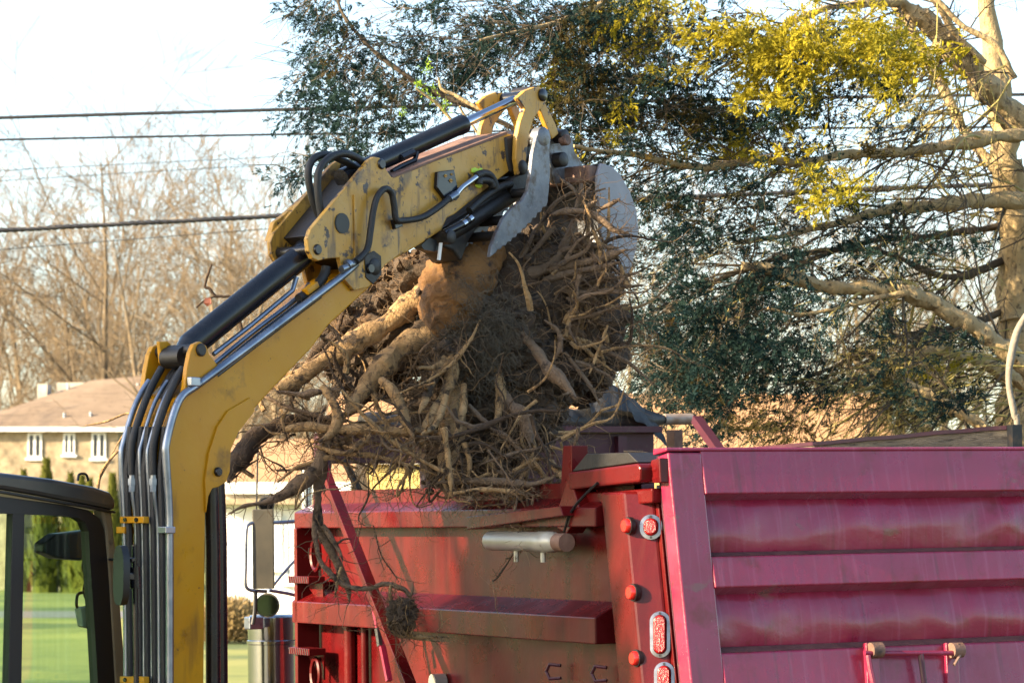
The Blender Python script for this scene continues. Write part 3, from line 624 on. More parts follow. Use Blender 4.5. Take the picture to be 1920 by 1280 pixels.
def stadium(c, w2, h2, off, n=12):
    out = []
    for k in range(2 * n):
        a = math.pi * k / (n - .5) if k < n else math.pi * k / (n - .5)
        a = 2 * math.pi * k / (2 * n); s = h2 - w2
        out.append(c + ex * (w2 * math.cos(a)) + ez * (w2 * math.sin(a) + (s if math.sin(a) >= 0 else -s)) + cn * off)
    return out
def lamp(px, py, w2, h2, name):
    c = canted(px, py); o1 = stadium(c, w2, h2, .0); o2 = stadium(c, w2, h2, .012); i2 = stadium(c, w2 * .68, h2 - w2 * .32, .014); i1 = stadium(c, w2 * .68, h2 - w2 * .32, .002)
    n = len(o1); m = MB(); m.add(o1 + o2 + i2 + i1, [(k + a * n, (k + 1) % n + a * n, (k + 1) % n + (a + 1) * n, k + (a + 1) * n) for a in range(3) for k in range(n)])
    b_ = m.build('tail_light', M_bez, trk, True); m = MB()
    l0 = stadium(c, w2 * .66, h2 - w2 * .34, .0); l1 = stadium(c, w2 * .63, h2 - w2 * .37, .02); l2 = stadium(c, w2 * .46, h2 - w2 * .54, .028)
    m.add(l0 + l1 + l2, [(k + a * n, (k + 1) % n + a * n, (k + 1) % n + (a + 1) * n, k + (a + 1) * n) for a in range(2) for k in range(n)] + [tuple(range(2 * n, 3 * n))]); m.build('lens', M_lens, b_, True)
    for sgn in (1, -1):
        s = c + ez * sgn * (h2 - w2 * .19) + cn * .012; m = MB(); m.tube([s, s + cn * .004], .006, 8); m.build('screw', M_grim, b_)
lamp(1221, 988, .052, .058, 'round'); lamp(1238, 1189, .047, .105, 'oval'); lamp(1246, 1284, .047, .105, 'oval')
# tailgate: full section with ribs, recessed panels, frame column
wl = gate(1264, 1000, .06)[0]; wi = gate(1326, 1000, .06)[0]; wr = BW + .05
tgo = empty('tailgate'); tgo.parent = trk
zz = lambda py, off=.06: gate(1330, py, off)[1]
rows = [(849, .0), (849, .075), (931, .085), (939, .0), (1036, .0), (1039, .008), (1049, .075), (1107, .085), (1116, .0), (1212, .0), (1217, .008), (1231, .075), (1330, .085), (1340, .0), (1420, .0)]
prof = [(zz(py, off), off) for py, off in rows]
def strip(i0, i1, name, mt, w0, w1, back=-.02, bev=.006):
    P = prof[i0:i1 + 1]; m = MB(); poly = [(a, b) for a, b in P] + [(P[-1][0], back), (P[0][0], back)]
    m.prism(poly, lambda z, o: gp(w0, z, o), lambda z, o: gp(w1, z, o)); return m.build(name, mt, tgo, bevel=bev)
strip(0, 3, 'rib', M_gate, wi, wr); strip(5, 8, 'rib', M_gate, wi, wr); strip(10, 13, 'rib', M_gate, wi, wr)
def panel(i0, i1):
    z0, z1 = prof[i0][0] + .01, prof[i1][0] - .01; m = MB(); n = 150; k = 20; vs = []; fs = []
    for a in range(k + 1):
        for b in range(n + 1):
            wv = wi + (wr - wi) * b / n; z = z0 + (z1 - z0) * a / k
            t_ = a / k; vs.append(gp(wv, z, .004 + .028 * math.sin(math.pi * t_) ** .8 + .016 * t_ * (1 - t_) * noise.noise(Vector((wv * 2.2, z * 3, 4.2))) + .012 * math.sin(math.pi * t_) * noise.noise(Vector((wv * 7, z * 6, 1.2))) + .0015 * noise.noise(Vector((wv * 60, z * 3, 1.2)))))
    for a in range(k):
        for b in range(n): fs.append((a * (n + 1) + b, a * (n + 1) + b + 1, (a + 1) * (n + 1) + b + 1, (a + 1) * (n + 1) + b))
    m.add(vs, fs); return m.build('panel', M_gate, tgo, True)
panel(3, 5); panel(8, 10); panel(13, 14)
m = MB(); z0, z1 = zz(1420), zz(851)
m.prism([(wl, -.02), (wi + .002, -.02), (wi + .002, .077), (wl, .077)], lambda a, o: gp(a, z0, o), lambda a, o: gp(a, z1 - .004, o)); m.build('frame_column', M_gate, tgo, bevel=.008)
m = MB(); m.prism([(wr - .2, -.06), (wr + .03, -.06), (wr + .03, .067), (wr - .2, .067)], lambda a, o: gp(a, z0, o), lambda a, o: gp(a, z1 - .004, o)); m.build('frame_column', M_gate, tgo, bevel=.008)
m = MB(); m.prism([(wl + .01, -.045), (wr + .03, -.045), (wr + .03, -.022), (wl + .01, -.022)], lambda a, o: gp(a, z0, o), lambda a, o: gp(a, z1, o)); m.build('inner_skin', M_dark, tgo)
m = MB(); m.prism([(-.045, ZT), (.082, ZT - .004), (.082, ZT + .012), (-.04, ZT + .03)], lambda o, z: gp(wl - .01, z, o), lambda o, z: gp(wr + .03, z, o)); m.build('top_cap', M_gate, tgo, bevel=.006)
for i0 in (5, 10):                          # dirt lying on the ledges above the ribs
    z1_, z0_ = prof[i0][0], prof[i0 + 1][0]; m = MB()
    m.prism([(z1_ + .006, .013), (z1_ - .002, .03), (z0_ + .006, .062), (z0_ - .01, .05), (z0_ - .01, .0)], lambda z, o: gp(wi + .01, z, o + .002), lambda z, o: gp(wr - .02, z, o + .002)); m.build('ledge', M_dirtred, tgo)
# latch: two lugs, cross bar, two drop links
def gpx(px, py, off): a, z = gate(px, py, off); return gp(a, z, off)
for (x0, x1, nm) in ((1617, 1648, 0), (1768, 1796, 1)):
    m = MB(); pa, pb = gpx((x0 + x1) / 2, 1211, .085), gpx((x0 + x1) / 2 + 5, 1330, .085); m.bar(pa, pb, .07, .035, gn); lg = m.build('lug', M_gate, tgo, bevel=.004)
    c = gpx(x0 + 26, 1226, .12); m = MB(); m.tube([c - Vector((0, .03, 0)), c + Vector((0, .03, 0))], .036, 14); m.build('bush', M_rust, lg, True)
m = MB(); m.tube([gpx(1622, 1232, .13), gpx(1640, 1233, .13), gpx(1790, 1232, .13)], .012, 8); m.build('latch_bar', M_gate, tgo, True)
m = MB(); m.tube([gpx(1628, 1236, .13), gpx(1632, 1262, .13), gpx(1645, 1320, .13)], .015, 8); m.build('latch_link', M_gate, tgo, True)
m = MB(); m.tube([gpx(1727, 1234, .13), gpx(1738, 1320, .13)], .014, 8); m.build('latch_link', M_dark, tgo, True)
m = MB(); m.tube([gpx(1796, 1215, .14), gpx(1800, 1238, .14), gpx(1790, 1255, .14)], .008, 6); m.build('latch_hook', M_rust, tgo, True)
# top hinge arm, hinge lugs and rear header on the near corner
za_ = side(1120, 905, .06)[1]
m = MB(); a0 = side(1068, 918, .1); a1 = side(1200, 905, .1)
m.prism([(side(1066, 885, .1)), (side(1195, 868, .1)), (side(1200, 876, .1)), (side(1199, 903, .1)), (side(1066, 918, .1))], lambda x, z: (x, -.05, z), lambda x, z: (x, .1, z)); m.build('hinge_arm', M_red, trk, bevel=.01)
m = MB(); m.prism([side(1072, 884, .08), side(1100, 850, .08), side(1178, 848, .08), side(1196, 866, .08)], lambda x, z: (x, -.16, z), lambda x, z: (x, .08, z)); m.build('hinge_cover', M_grim, trk, bevel=.004)
for py in (882, 899):
    a = Vector((side(1195, py, .02)[0], .02, side(1195, py, .02)[1])); b = Vector((side(1236, py - 2, .02)[0], .02, side(1236, py - 2, .02)[1])); m = MB(); m.tube([a, b], .018, 10); m.build('hinge_pin', M_red, trk, True)
m = MB(); m.prism([side(1222, 862, .03), side(1238, 858, .03), side(1240, 905, .03), side(1216, 905, .03)], lambda x, z: (x, -.05, z), lambda x, z: (x, .035, z)); m.build('hinge_lug', M_red, trk, bevel=.006)
m = MB(); m.prism([side(1040, 985, .08), side(1070, 885, .08), side(1092, 960, .08), side(1066, 1000, .08)], lambda x, z: (x, .0, z), lambda x, z: (x, .09, z)); m.build('gusset', M_red, trk, bevel=.005)
m = MB(); m.prism([side(1066, 835, .0), side(1082, 835, .0), side(1082, 930, .0), side(1060, 930, .0)], lambda x, z: (x, -.06, z), lambda x, z: (x, .03, z)); m.build('sideboard_pocket', M_red, trk, bevel=.004)
m = MB(); m.prism([side(1066, 925, .05), side(1215, 915, .05), side(1215, 942, .05), side(1066, 958, .05)], lambda x, z: (x, -.1, z), lambda x, z: (x, .03, z)); m.build('rear_header', M_red, trk, bevel=.008)
# cable drooping from the hinge
P = [Vector((side(px, py, .11)[0], .11, side(px, py, .11)[1])) for px, py in ((1120, 905), (1085, 940), (1068, 965), (1058, 995))]
m = MB(); m.tube(catmull([tuple(p) for p in P], 5), .007, 6); m.build('cable', M_rub, trk, True)
# bracket plate and white cylinder under the top rail
m = MB(); m.prism([side(884, 968, .13), side(1060, 948, .13), side(1066, 966, .13), side(885, 992, .13)], lambda x, z: (x, .02, z), lambda x, z: (x, .16, z)); m.build('bracket_plate', M_red, trk, bevel=.004)
c0 = side(918, 1013, .12); c1 = side(1046, 1016, .12); m = MB(); p, q = Vector((c0[0], .12, c0[1])), Vector((c1[0], .12, c1[1])); d = (q - p).normalized()
m.tube([p - d * .012, p, p + d * .012, q - d * .2, q - d * .195, q - d * .05, q - d * .04, q], [.03, .042, .048, .048, .051, .051, .044, .044], 20); cy = m.build('air_cylinder', M_alu, trk, True)
m = MB(); m.tube([q, q + d * .09], .044, 16); m.build('end_cap', M_rust, cy, True)
for px in (968, 1018):
    a = side(px, 1030, .12); m = MB(); m.tube([(a[0], .12, a[1]), (a[0], .12, a[1] - .06)], .014, 8); m.build('port_fitting', M_alu, cy, True)
# tarp swing arm leaning along the side
P = [(598, 850), (622, 915), (680, 1062), (720, 1165), (778, 1310)]
m = MB(); q = [Vector((side(a, b, .25)[0], .25, side(a, b, .25)[1])) for a, b in P]
m.bar(q[0], q[1], .035, .05, (0, 1, 0)); m.bar(q[1], q[3], .042, .06, (0, 1, 0)); m.bar(q[3], q[4], .046, .066, (0, 1, 0)); ta = m.build('tarp_arm', M_red, trk, bevel=.004)
a = side(711, 1195, .27); m = MB(); m.bar((a[0] + .0, .28, a[1] + .05), (a[0] - .03, .28, a[1] - .04), .03, .02, (0, 1, 0)); m.build('spring_clip', M_bez, ta)
a = side(708, 1185, .24); m = MB(); m.bar((a[0] + .06, .23, a[1] + .14), (a[0] - .12, .23, a[1] - .25), .025, .03, (0, 1, 0)); m.build('spring_arm', M_gate, ta)
# front bulkhead, panels, tarp roll with pipe
zh = local_hit(TI, 1150, 812, (LB, 0, 0), (1, 0, 0)).z
def fr(px, py): return local_hit(TI, px, py, (LB - .08, 0, 0), (1, 0, 0))
zlo = fr(700, 945).z; ymid = fr(800, 900).y; zbar = fr(700, 868).z
MB().box(LB - .05, LB + .02, -BW + .08, -.04, zb, zlo).build('bulkhead', M_dark, trk)
MB().box(LB - .05, LB + .02, -BW + .1, ymid, zlo + .003, zh).build('bulkhead_extension', M_dark, trk, bevel=.005)
MB().box(LB - .05, LB + .02, ymid + .003, -.12, zbar, zh).build('canopy_bar', M_dark, trk, bevel=.005)
MB().box(LB - .06, LB + .03, -.12, -.05, zlo + .003, zh).build('stiffener', M_dark, trk)
for y in (-1.1, -1.6, -2.05): MB().box(LB - .10, LB - .053, y - .03, y + .03, zlo, zh - .02).build('stiffener', M_dark, trk)
MB().box(LB - .12, LB + .05, -BW + .08, -.33, zh + .003, zh + .04).build('bulkhead_cap', M_dark, trk)
m = MB(); m.bar(fr(645, 860), fr(690, 955), .03, .04, (1, 0, 0)); m.build('brace', M_grim, trk)
rr = random.Random(9); pa = local_hit(TI, 1075, 790, (LB + .1, 0, 0), (1, 0, 0)); pb = local_hit(TI, 1245, 786, (LB + .1, 0, 0), (1, 0, 0))
pts = []; rad = []
for i in range(40):
    t = i / 39; p = pa.lerp(pb, -2.2 + 3.2 * t); pts.append(p + Vector((0, 0, .012 * noise.noise(Vector((i * .5, 0, 0)))))); rad.append((.075 + .02 * noise.noise(Vector((i * .37, 5, 0)))) * (1 if i < 37 else .8 - .2 * (i - 37)))
m = MB(); m.tube(pts, rad, 16); tp = m.build('tarp_roll', M_tarp, trk, True)
# loose tarp folds heaped on the roll
m = MB(); V = []; nx, ny = 30, 12
c = [local_hit(TI, x, y, (LB + .05, 0, 0), (1, 0, 0)) for x, y in ((1095, 730), (1150, 722), (1185, 745), (1235, 790))]
cc = catmull([tuple(x) for x in c], 10)
for i, p in enumerate(cc):
    for j in range(ny):
        t = j / (ny - 1); b_ = Vector((p[0] - .10 + .25 * t, p[1], p[2] * (1 - abs(t - .4) * .0) - abs(t - .45) * .35)); b_ += Vector((.03 * noise.noise(Vector((i * .3, j * .3, 0))), 0, .03 * noise.noise(Vector((i * .25, j * .4, 3)))));
        V.append(b_)
nn = len(cc); m.add(V, [(i * ny + j, i * ny + j + 1, (i + 1) * ny + j + 1, (i + 1) * ny + j) for i in range(nn - 1) for j in range(ny - 1)])
m.build('tarp_fold', M_tarp, tp, True, fix=False)
pe = local_hit(TI, 1297, 785, (LB + .1, 0, 0), (1, 0, 0)); m = MB(); m.tube([pb, pb.lerp(pe, .3), pe], .036, 14); m.build('roller_pipe', M_pipe, tp, True)
pe2 = local_hit(TI, 1303, 784, (LB + .1, 0, 0), (1, 0, 0)); m = MB(); m.tube([pe, pe2], .024, 12); m.build('pipe_stub', M_grim, tp, True)
ya = local_hit(TI, 1306, 786, (LB - .2, 0, 0), (1, 0, 0)); yb = local_hit(TI, 1352, 850, (LB - .6, 0, 0), (1, 0, 0)); m = MB(); m.bar(ya, yb, .05, .06, (0, 1, 0)); m.build('tarp_arm', M_dark, trk)
yc = local_hit(TI, 1262, 806, (LB, 0, 0), (1, 0, 0)); MB().box(LB - .05, LB + .05, yc.y - .04, yc.y + .02, ZT - .1, yc.z).build('corner_stake', M_rust, trk)
# far sideboard plank with its steel cap
def far(px, py): p = local_hit(TI, px, py, (0, -BW + .02, 0), (0, 1, 0)); return p.x, p.z
b0 = far(1890, 797); b1 = far(1420, 838)
m = MB(); n = 30; V = []
zlow = ZT - .02
for i in range(n + 1):
    t = i / n; x = b0[0] + (LB - .3 - b0[0]) * t; zt = b0[1] + (b1[1] - b0[1]) * ((x - b0[0]) / (b1[0] - b0[0])) + .006 * noise.noise(Vector((x * 3, 0, 0)))
    V += [(x, -BW + .02, zlow), (x, -BW + .02, zt - .02), (x, -BW - .03, zt - .02), (x, -BW - .03, zlow)]
m.add(V, [(i * 4 + k, i * 4 + (k + 1) % 4, (i + 1) * 4 + (k + 1) % 4, (i + 1) * 4 + k) for i in range(n) for k in range(4)] + [(0, 1, 2, 3)]); pk = m.build('plank', M_wood, trk)
m = MB(); V2 = [(x, y + (.006 if k in (1,) else (-.006 if k == 2 else 0)), z + (.02 if 0 < k < 3 else 0)) for i in range(n + 1) for k, (x, y, z) in enumerate(V[i * 4:i * 4 + 4])]
m = MB(); CV = []
for i in range(n + 1):
    x, y, z = V[i * 4 + 1]; CV += [(x, -BW + .03, z + .001), (x, -BW + .03, z + .022), (x, -BW - .04, z + .022), (x, -BW - .04, z + .001)]
m.add(CV, [(i * 4 + k, i * 4 + (k + 1) % 4, (i + 1) * 4 + (k + 1) % 4, (i + 1) * 4 + k) for i in range(n) for k in range(4)] + [(0, 1, 2, 3)]); m.build('cap_strip', M_dark, pk)
MB().box(b0[0] - .05, b0[0] - .004, -BW - .03, -BW + .03, zlow, b0[1] + .002).build('board_bracket', M_grim, trk)
# cab, chassis, wheels (mostly hidden behind the bed)
m = MB(); m.prism([(LB + .35, .9), (LB + .35, 2.25), (LB + .45, 2.3), (LB + 1.1, 2.28), (LB + 1.4, 1.7), (LB + 1.5, .8)], lambda x, z: (x, -.66, z), lambda x, z: (x, -1.95, z)); cabo = m.build('cab', M_red, trk, bevel=.04)
m = MB(); m.prism([(LB + .5, 1.65), (LB + .5, 2.15), (LB + 1.0, 2.15), (LB + 1.26, 1.65)], lambda x, z: (x, -.66, z), lambda x, z: (x, -.652, z)); m.build('side_window', M_pane, cabo)
for y in (-.75, -1.65): MB().box(-.3, LB + 1.6, y - .05, y + .05, .7, .95).build('chassis_rail', M_rub, trk)
wm = MB(); wm.tube([(0, -.14, 0), (0, -.13, 0), (0, .13, 0), (0, .14, 0)], [.40, .5, .5, .40], 28); wme = wm.mesh('tyre', M_rub, True)
rm = MB(); rm.tube([(0, -.145, 0), (0, .145, 0)], .26, 20); rme = rm.mesh('rim', M_bez, True)
for x in (.9, LB + 1.2):
    for y in (-.28, -BW + .28):
        o = bpy.data.objects.new('wheel', wme); col.objects.link(o); o.parent = trk; o.location = (x, y, .5); c = bpy.data.objects.new('rim', rme); col.objects.link(c); c.parent = o
# exhaust stack / chrome pipe, mirrors and air cleaner ahead of the bed
SX = LB + .25
def ah(px, py, x): return local_hit(TI, px, py, (x, 0, 0), (1, 0, 0))
a, b = ah(575, 893, SX), ah(571, 1330, SX); m = MB(); m.tube([a + Vector((0, 0, .05)), a, b], [.032, .034, .034], 14); m.build('exhaust_stack', M_chr, trk, True)
MXX = LB + 1.45
a = ah(496, 955, MXX); b = ah(493, 1102, MXX); mc = (a + b) / 2
vdir = (TI.to_3x3() @ Vector((0, -1, 0))).normalized(); vdir.z = 0; vdir.normalize(); vs_ = Vector((0, 0, 1)).cross(vdir)
def facing_plate(c, w2, h2, th, name, mt, par, rnd=False):
    m = MB()
    if rnd: m.tube([c, c + vdir * th * .5, c + vdir * th], [w2 * .9, w2, w2 * .96], 24)
    else:
        pts = [c + vs_ * sx * w2 + Vector((0, 0, sy * h2)) + vdir * k for k in (0, th) for sx, sy in ((-1, -1), (1, -1), (1, 1), (-1, 1))]
        m.add(pts, [(3, 2, 1, 0), (4, 5, 6, 7), (0, 1, 5, 4), (1, 2, 6, 5), (2, 3, 7, 6), (3, 0, 4, 7)])
    return m.build(name, mt, par, rnd, bevel=0 if rnd else .006)
s18 = (TM @ mc).y / F
mr = facing_plate(mc, 20 * s18, 74 * s18, .04, 'mirror', M_mback, trk)
c = ah(500, 945, MXX); r1 = facing_plate(c, 16 * s18, 0, .03, 'spot_mirror', M_mback, mr, True); m = MB(); m.tube([c + vdir * .03, c + vdir * .034], 13 * s18, 24); m.build('mirror_glass', M_mir, r1, True) if False else m.build('mirror_glass', M_mir, mr, True)
c = ah(502, 1134, MXX); facing_plate(c, 23 * s18, 0, .03, 'spot_mirror', M_mback, mr, True); m = MB(); m.tube([c + vdir * .03, c + vdir * .034], 20 * s18, 24); m.build('mirror_glass', M_mir, mr, True)
def pipes(L_, r, name, mt, par=trk, x=MXX):
    m = MB(); m.tube(catmull([tuple(ah(a, b, x)) for a, b in L_], 4), r, 8); return m.build(name, mt, par, True)
pipes([(575, 975), (520, 979), (485, 979), (468, 982), (462, 995), (461, 1050), (460, 1092), (466, 1104), (480, 1107), (500, 1108)], .011, 'mirror_bracket', M_tube)
pipes([(505, 1106), (540, 1112), (575, 1120)], .011, 'mirror_bracket', M_tube); pipes([(512, 1098), (540, 1064), (575, 1028)], .009, 'mirror_bracket', M_tube)
pipes([(480, 985), (481, 945), (483, 860), (484, 840)], .006, 'antenna', M_rub)
pipes([(479, 1106), (478, 1145), (474, 1170)], .014, 'mirror_bracket', M_rub)
c = ah(513, 1166, LB + 1.9); rs = 50 * s18; zl = ah(513, 1330, LB + 1.9).z; m = MB()
m.tube([(c.x, c.y, c.z + .05), (c.x, c.y, c.z + .035), (c.x, c.y, c.z - .02), (c.x, c.y, c.z - .11), (c.x, c.y, c.z - .115), (c.x, c.y, c.z - .135), (c.x, c.y, c.z - .14), (c.x, c.y, zl)], [rs * .9, rs, rs, rs * .98, rs * 1.04, rs * 1.04, rs, rs], 36); ac = m.build('air_cleaner', M_chr, trk, True)
m = MB(); 
c2 = ah(476, 1164, LB + 1.7); MB().box(c2.x - .05, c2.x + .05, c2.y - .05, c2.y + .05, c2.z - .05, c2.z + .03).build('mount', M_tube, ac, bevel=.008)

# ------------------------------------------------------------------ excavator
ea = R(50); exc = empty('excavator'); P0 = at(330, 1000, 12.9); exc.location = (P0.x, P0.y, 0); exc.rotation_euler = (0, 0, ea)
EM = Matrix.Translation(exc.location) @ Matrix.Rotation(ea, 4, 'Z'); EI = EM.inverted()
tag(exc, 'yellow excavator holding the root ball over the red truck', 'excavator')
def pl(px, py, y=0.): p = local_hit(EI, px, py, (0, y, 0), (0, 1, 0)); return p.x, p.z
def pv(px, py, y=0.): return local_hit(EI, px, py, (0, y, 0), (0, 1, 0))
def plate(pxs, y0, y1, name, mt, par=exc, bev=.004, yref=None, smooth=False):
    yr = y0 if yref is None else yref
    m = MB(); m.prism([pl(a, b, yr) for a, b in pxs], lambda x, z: (x, y0, z), lambda x, z: (x, y1, z)); return m.build(name, mt, par, bevel=bev, smooth=smooth)
def pin(px, py, y0, y1, r, name, mt, par=exc, yref=None, n=18):
    x, z = pl(px, py, y0 if yref is None else yref); m = MB(); e_ = .006 if y1 > y0 else -.006
    m.tube([(x, y0, z), (x, y0 + e_, z), (x, y1 - e_, z), (x, y1, z)], [r * .8, r, r, r * .8], n); return m.build(name, mt, par, True)
BWD = .29
boom = plate([(320, 1420), (320, 1280), (317, 960), (312, 850), (316, 812), (328, 775), (345, 745), (374, 728), (588, 570), (655, 518), (690, 500), (712, 500), (716, 520), (690, 545), (620, 610), (588, 653), (515, 729), (470, 779), (445, 812), (432, 845), (431, 880), (424, 902), (410, 912), (398, 914), (390, 935), (387, 1280), (386, 1420)], .015, BWD - .015, 'boom', M_yel, yref=0, bev=.008)
# seam plate on the inner corner and pivot pin of the lift cylinder
plate([(433, 843), (431, 884), (424, 903), (410, 912), (398, 915), (391, 930), (387, 960), (385, 900), (392, 850), (408, 800), (428, 770), (470, 745), (478, 770), (447, 810)], .003, .0155, 'gusset_plate', M_yel, boom, .002)
pin(412, 884, -.012, .012, .022, 'pin', M_blk, boom)
x, z = pl(401, 905, .05); m = MB(); m.tube([(x, .07, z - .02), (x + .015, .07, z - .3), (x + .03, .07, 1.0)], .034, 16); m.build('lift_cylinder', M_blk, exc, True)
x, z = pl(412, 884, .16); m = MB(); m.tube([(x + .0, .19, z + .02), (x + .02, .19, z - .3), (x + .045, .19, .9)], .042, 16); m.build('lift_cylinder', M_blk, exc, True)
for y_, px_ in ((.215, 244), (.155, 264), (.112, 277), (.067, 291), (.02, 307)):  # black hoses added to darken the gaps between tubes, standing in for shade
    m = MB(); m.tube([pv(px_ + 2, 1420, y_), pv(px_, 1200, y_), pv(px_ - 2, 1000, y_), pv(px_ - 6, 880, y_), pv(px_ + 2, 800, y_)], .017, 8); m.build('hose', M_hose, boom, True)
# cylinder ears on top of the boom
ear = [(336, 770), (344, 735), (350, 690), (356, 660), (363, 645), (374, 640), (386, 648), (392, 664), (404, 680), (412, 692), (374, 722), (350, 748)]
plate(ear, -.004, .024, 'ear', M_yel, boom, yref=0); plate(ear, BWD - .02, BWD + .01, 'ear', M_yel, boom, yref=0)
plate([(296, 640), (312, 640), (322, 650), (323, 672), (312, 690), (300, 680)], .20, .222, 'ear', M_yel, boom, yref=.21)
pin(375, 656, -.016, BWD + .02, .03, 'pin', M_grim, boom, yref=0)
for y_, o_ in ((.21, 0), (.16, 6), (.10, 12)):
    m = MB(); m.tube(catmull([tuple(pv(298 + o_ - 60 * (y_ - .1), b, y_)) if b > 760 else tuple(pv(a + o_, b, y_)) for a, b in ((290, 860), (292, 800), (300, 750), (316, 715), (335, 690), (352, 672))], 5), .024, 10); m.build('hose', M_hose, boom, True)
# stick (arm) cylinder
pa, pb = pv(352, 652, .145), pv(572, 474, .145); d = (pb - pa).normalized(); L_ = (pb - pa).length
m = MB(); m.tube([pa - d * .06, pa - d * .02, pa, pa + d * .012, pb - d * .012, pb, pb + d * .05, pb + d * .055], [.03, .05, .055, .062, .062, .066, .066, .05], 28); sc_ = m.build('stick_cylinder', M_blk, exc, True)
m = MB(); m.tube([pb + d * .05, pb + d * .2], .034, 16); m.build('rod', M_chr, sc_, True)
m = MB(); m.tube([pa - d * .09 + Vector((0, .06, 0)), pa - d * .09 - Vector((0, .06, 0))], .05, 16); m.build('cylinder_eye', M_grim, sc_, True)
m = MB(); m.tube([pv(400, 664, .1), pv(470, 610, .1), pv(548, 545, .1), pv(556, 520, .1)], .012, 8); m.build('cylinder_line', M_tube, sc_, True)
# steel hydraulic lines on the back of the boom
def line(L_, y, r, nm='hydraulic_tube', mt=None, par=boom, sub=5, yref=None):
    m = MB(); m.tube(catmull([tuple(pv(a, b, y if yref is None else yref)) for a, b in L_], sub), r, 10); return m.build(nm, mt or M_tube, par, True)
line([(318, 1420), (318, 1290), (318, 1100), (317, 960), (311, 860), (312, 830), (326, 775), (342, 742), (372, 720), (480, 640), (590, 557), (645, 515), (668, 494)], -.012, .0185)
for k, (x0, yb, top) in enumerate(((236, .243, 740), (257, .176, 800), (270, .136, 735), (285, .088, 735), (298, .045, 800))):
    if top > 790: L_ = [(x0 + 2, 1420), (x0 + 1, 1280), (x0, 1100), (x0 - 2, 980), (x0 - 8, 930), (x0 - 9, 890), (x0 - 10, 850)]
    else: L_ = [(x0 + 2, 1420), (x0 + 1, 1280), (x0, 1100), (x0 - 3, 960), (x0 - 8, 860), (x0 - 4, 830), (x0 + 14, 770), (x0 + 30, 735), (x0 + 44, 714)]
    y = yb
    line(L_, y, .0145 if k == 0 else .0105)
for px, y in ((248, .176), (288, .045)):
    a = pv(px, 905, y); m = MB(); m.tube([a + Vector((0, 0, .05)), a + Vector((0, 0, .02)), a + Vector((0, 0, .02)), a - Vector((0, 0, .01)), a - Vector((0, 0, .01)), a - Vector((0, 0, .04))], [.014, .014, .02, .02, .016, .016], 6); m.build('fitting', M_tube, boom)
    m = MB(); m.tube(catmull([tuple(pv(px - 1, 890, y)), tuple(pv(px, 830, y)), tuple(pv(px + 18, 770, y)), tuple(pv(px + 36, 725, y)), tuple(pv(px + 55, 690, y))], 5), .018, 10); m.build('hose', M_hose, boom, True)
for py in (974, 1273):
    for (xa, xb, y) in ((247, 262, .21), (268, 300, .11)):
        a, b = pv(xa, py, y), pv(xb, py, y - .05); m = MB(); m.bar((a.x - .02, y + .04, a.z), (a.x - .02, y - .045, a.z), .035, .03); cl_ = m.build('tube_clamp', M_yel, boom, bevel=.003)
        m = MB(); m.tube([(a.x - .045, y, a.z), (a.x - .03, y, a.z)], .01, 8); m.build('bolt', M_blk, cl_)
    for px, y, mt in ((234, .243, M_yel), (312, -.012, M_tube)):
        a = pv(px, py + 19, y); m = MB(); m.box(a.x - .028, a.x + .03, y - .028, y + .028, a.z - .015, a.z + .015); m.build('tube_clamp', mt, boom, bevel=.003)
a = pv(361, 716, -.01); m = MB(); m.box(a.x - .03, a.x + .03, -.034, .01, a.z - .02, a.z + .022); m.build('tube_clamp', M_tube, boom, bevel=.005)
for (L_, y, r, mt) in (([(400, 700), (480, 634), (560, 572), (592, 545), (610, 520)], .05, .017, M_blk), ([(392, 690), (470, 626), (556, 560), (580, 532)], .10, .012, M_tube), ([(405, 705), (500, 632), (600, 556)], .025, .012, M_blk)):
    line(L_, y, r, mt=mt)
m = MB(); m.tube(catmull([tuple(pv(a, b, .05)) for a, b in ((560, 560), (590, 540), (608, 515), (612, 500))], 5), .024, 10); m.build('hose', M_hose, boom, True)
m = MB(); a = pv(588, 536, .03); m.bar(pv(572, 548, .03), pv(592, 533, .03), .04, .03); m.build('tube_clamp', M_yel, boom, bevel=.003)
# arm: two rear plates and front box
AW = .27
arm = empty('arm'); arm.parent = exc
rearp = [(735, 333), (724, 318), (720, 303), (712, 296), (702, 294), (692, 300), (640, 362), (583, 430), (577, 448), (579, 470), (586, 484), (597, 489), (613, 485), (637, 483), (646, 524), (664, 545), (692, 538), (722, 497), (760, 470), (790, 400), (770, 320)]
plate(rearp, -.006, .022, 'side_plate', M_yelold, arm); plate(rearp, AW - .02, AW + .006, 'side_plate', M_yelold, arm, yref=0)
fbox = [(735, 334), (800, 306), (950, 250), (968, 254), (984, 274), (984, 296), (972, 318), (955, 321), (905, 360), (852, 402), (838, 409), (828, 432), (775, 466), (725, 494), (690, 490), (690, 380)]
plate(fbox, -.002, AW + .002, 'arm_box', M_yelold, arm, .008, yref=0)
plate([(735, 331), (800, 303), (948, 247), (950, 252), (800, 308), (736, 336)], -.006, AW + .006, 'top_flange', M_rust, arm, .002, yref=0)
plate([(600, 440), (690, 330), (712, 330), (690, 500), (640, 480)], .024, AW - .022, 'web', M_grim, arm, yref=0)
plate([(664, 365), (668, 365), (672, 480), (666, 490)], -.014, -.006, 'stiffener', M_yelold, arm, .002)
plate([(944, 258), (966, 252), (986, 274), (986, 298), (973, 320), (954, 324), (948, 300)], -.012, AW + .012, 'tip_boss', M_grim, arm, .01, yref=0)
x, z = pl(639, 419); m = MB(); m.tube([(x, -.006, z), (x, -.0115, z)], .05, 26); m.tube([(x, -.0115, z), (x, -.0125, z)], .046, 26); m.build('hole', M_rub, arm)
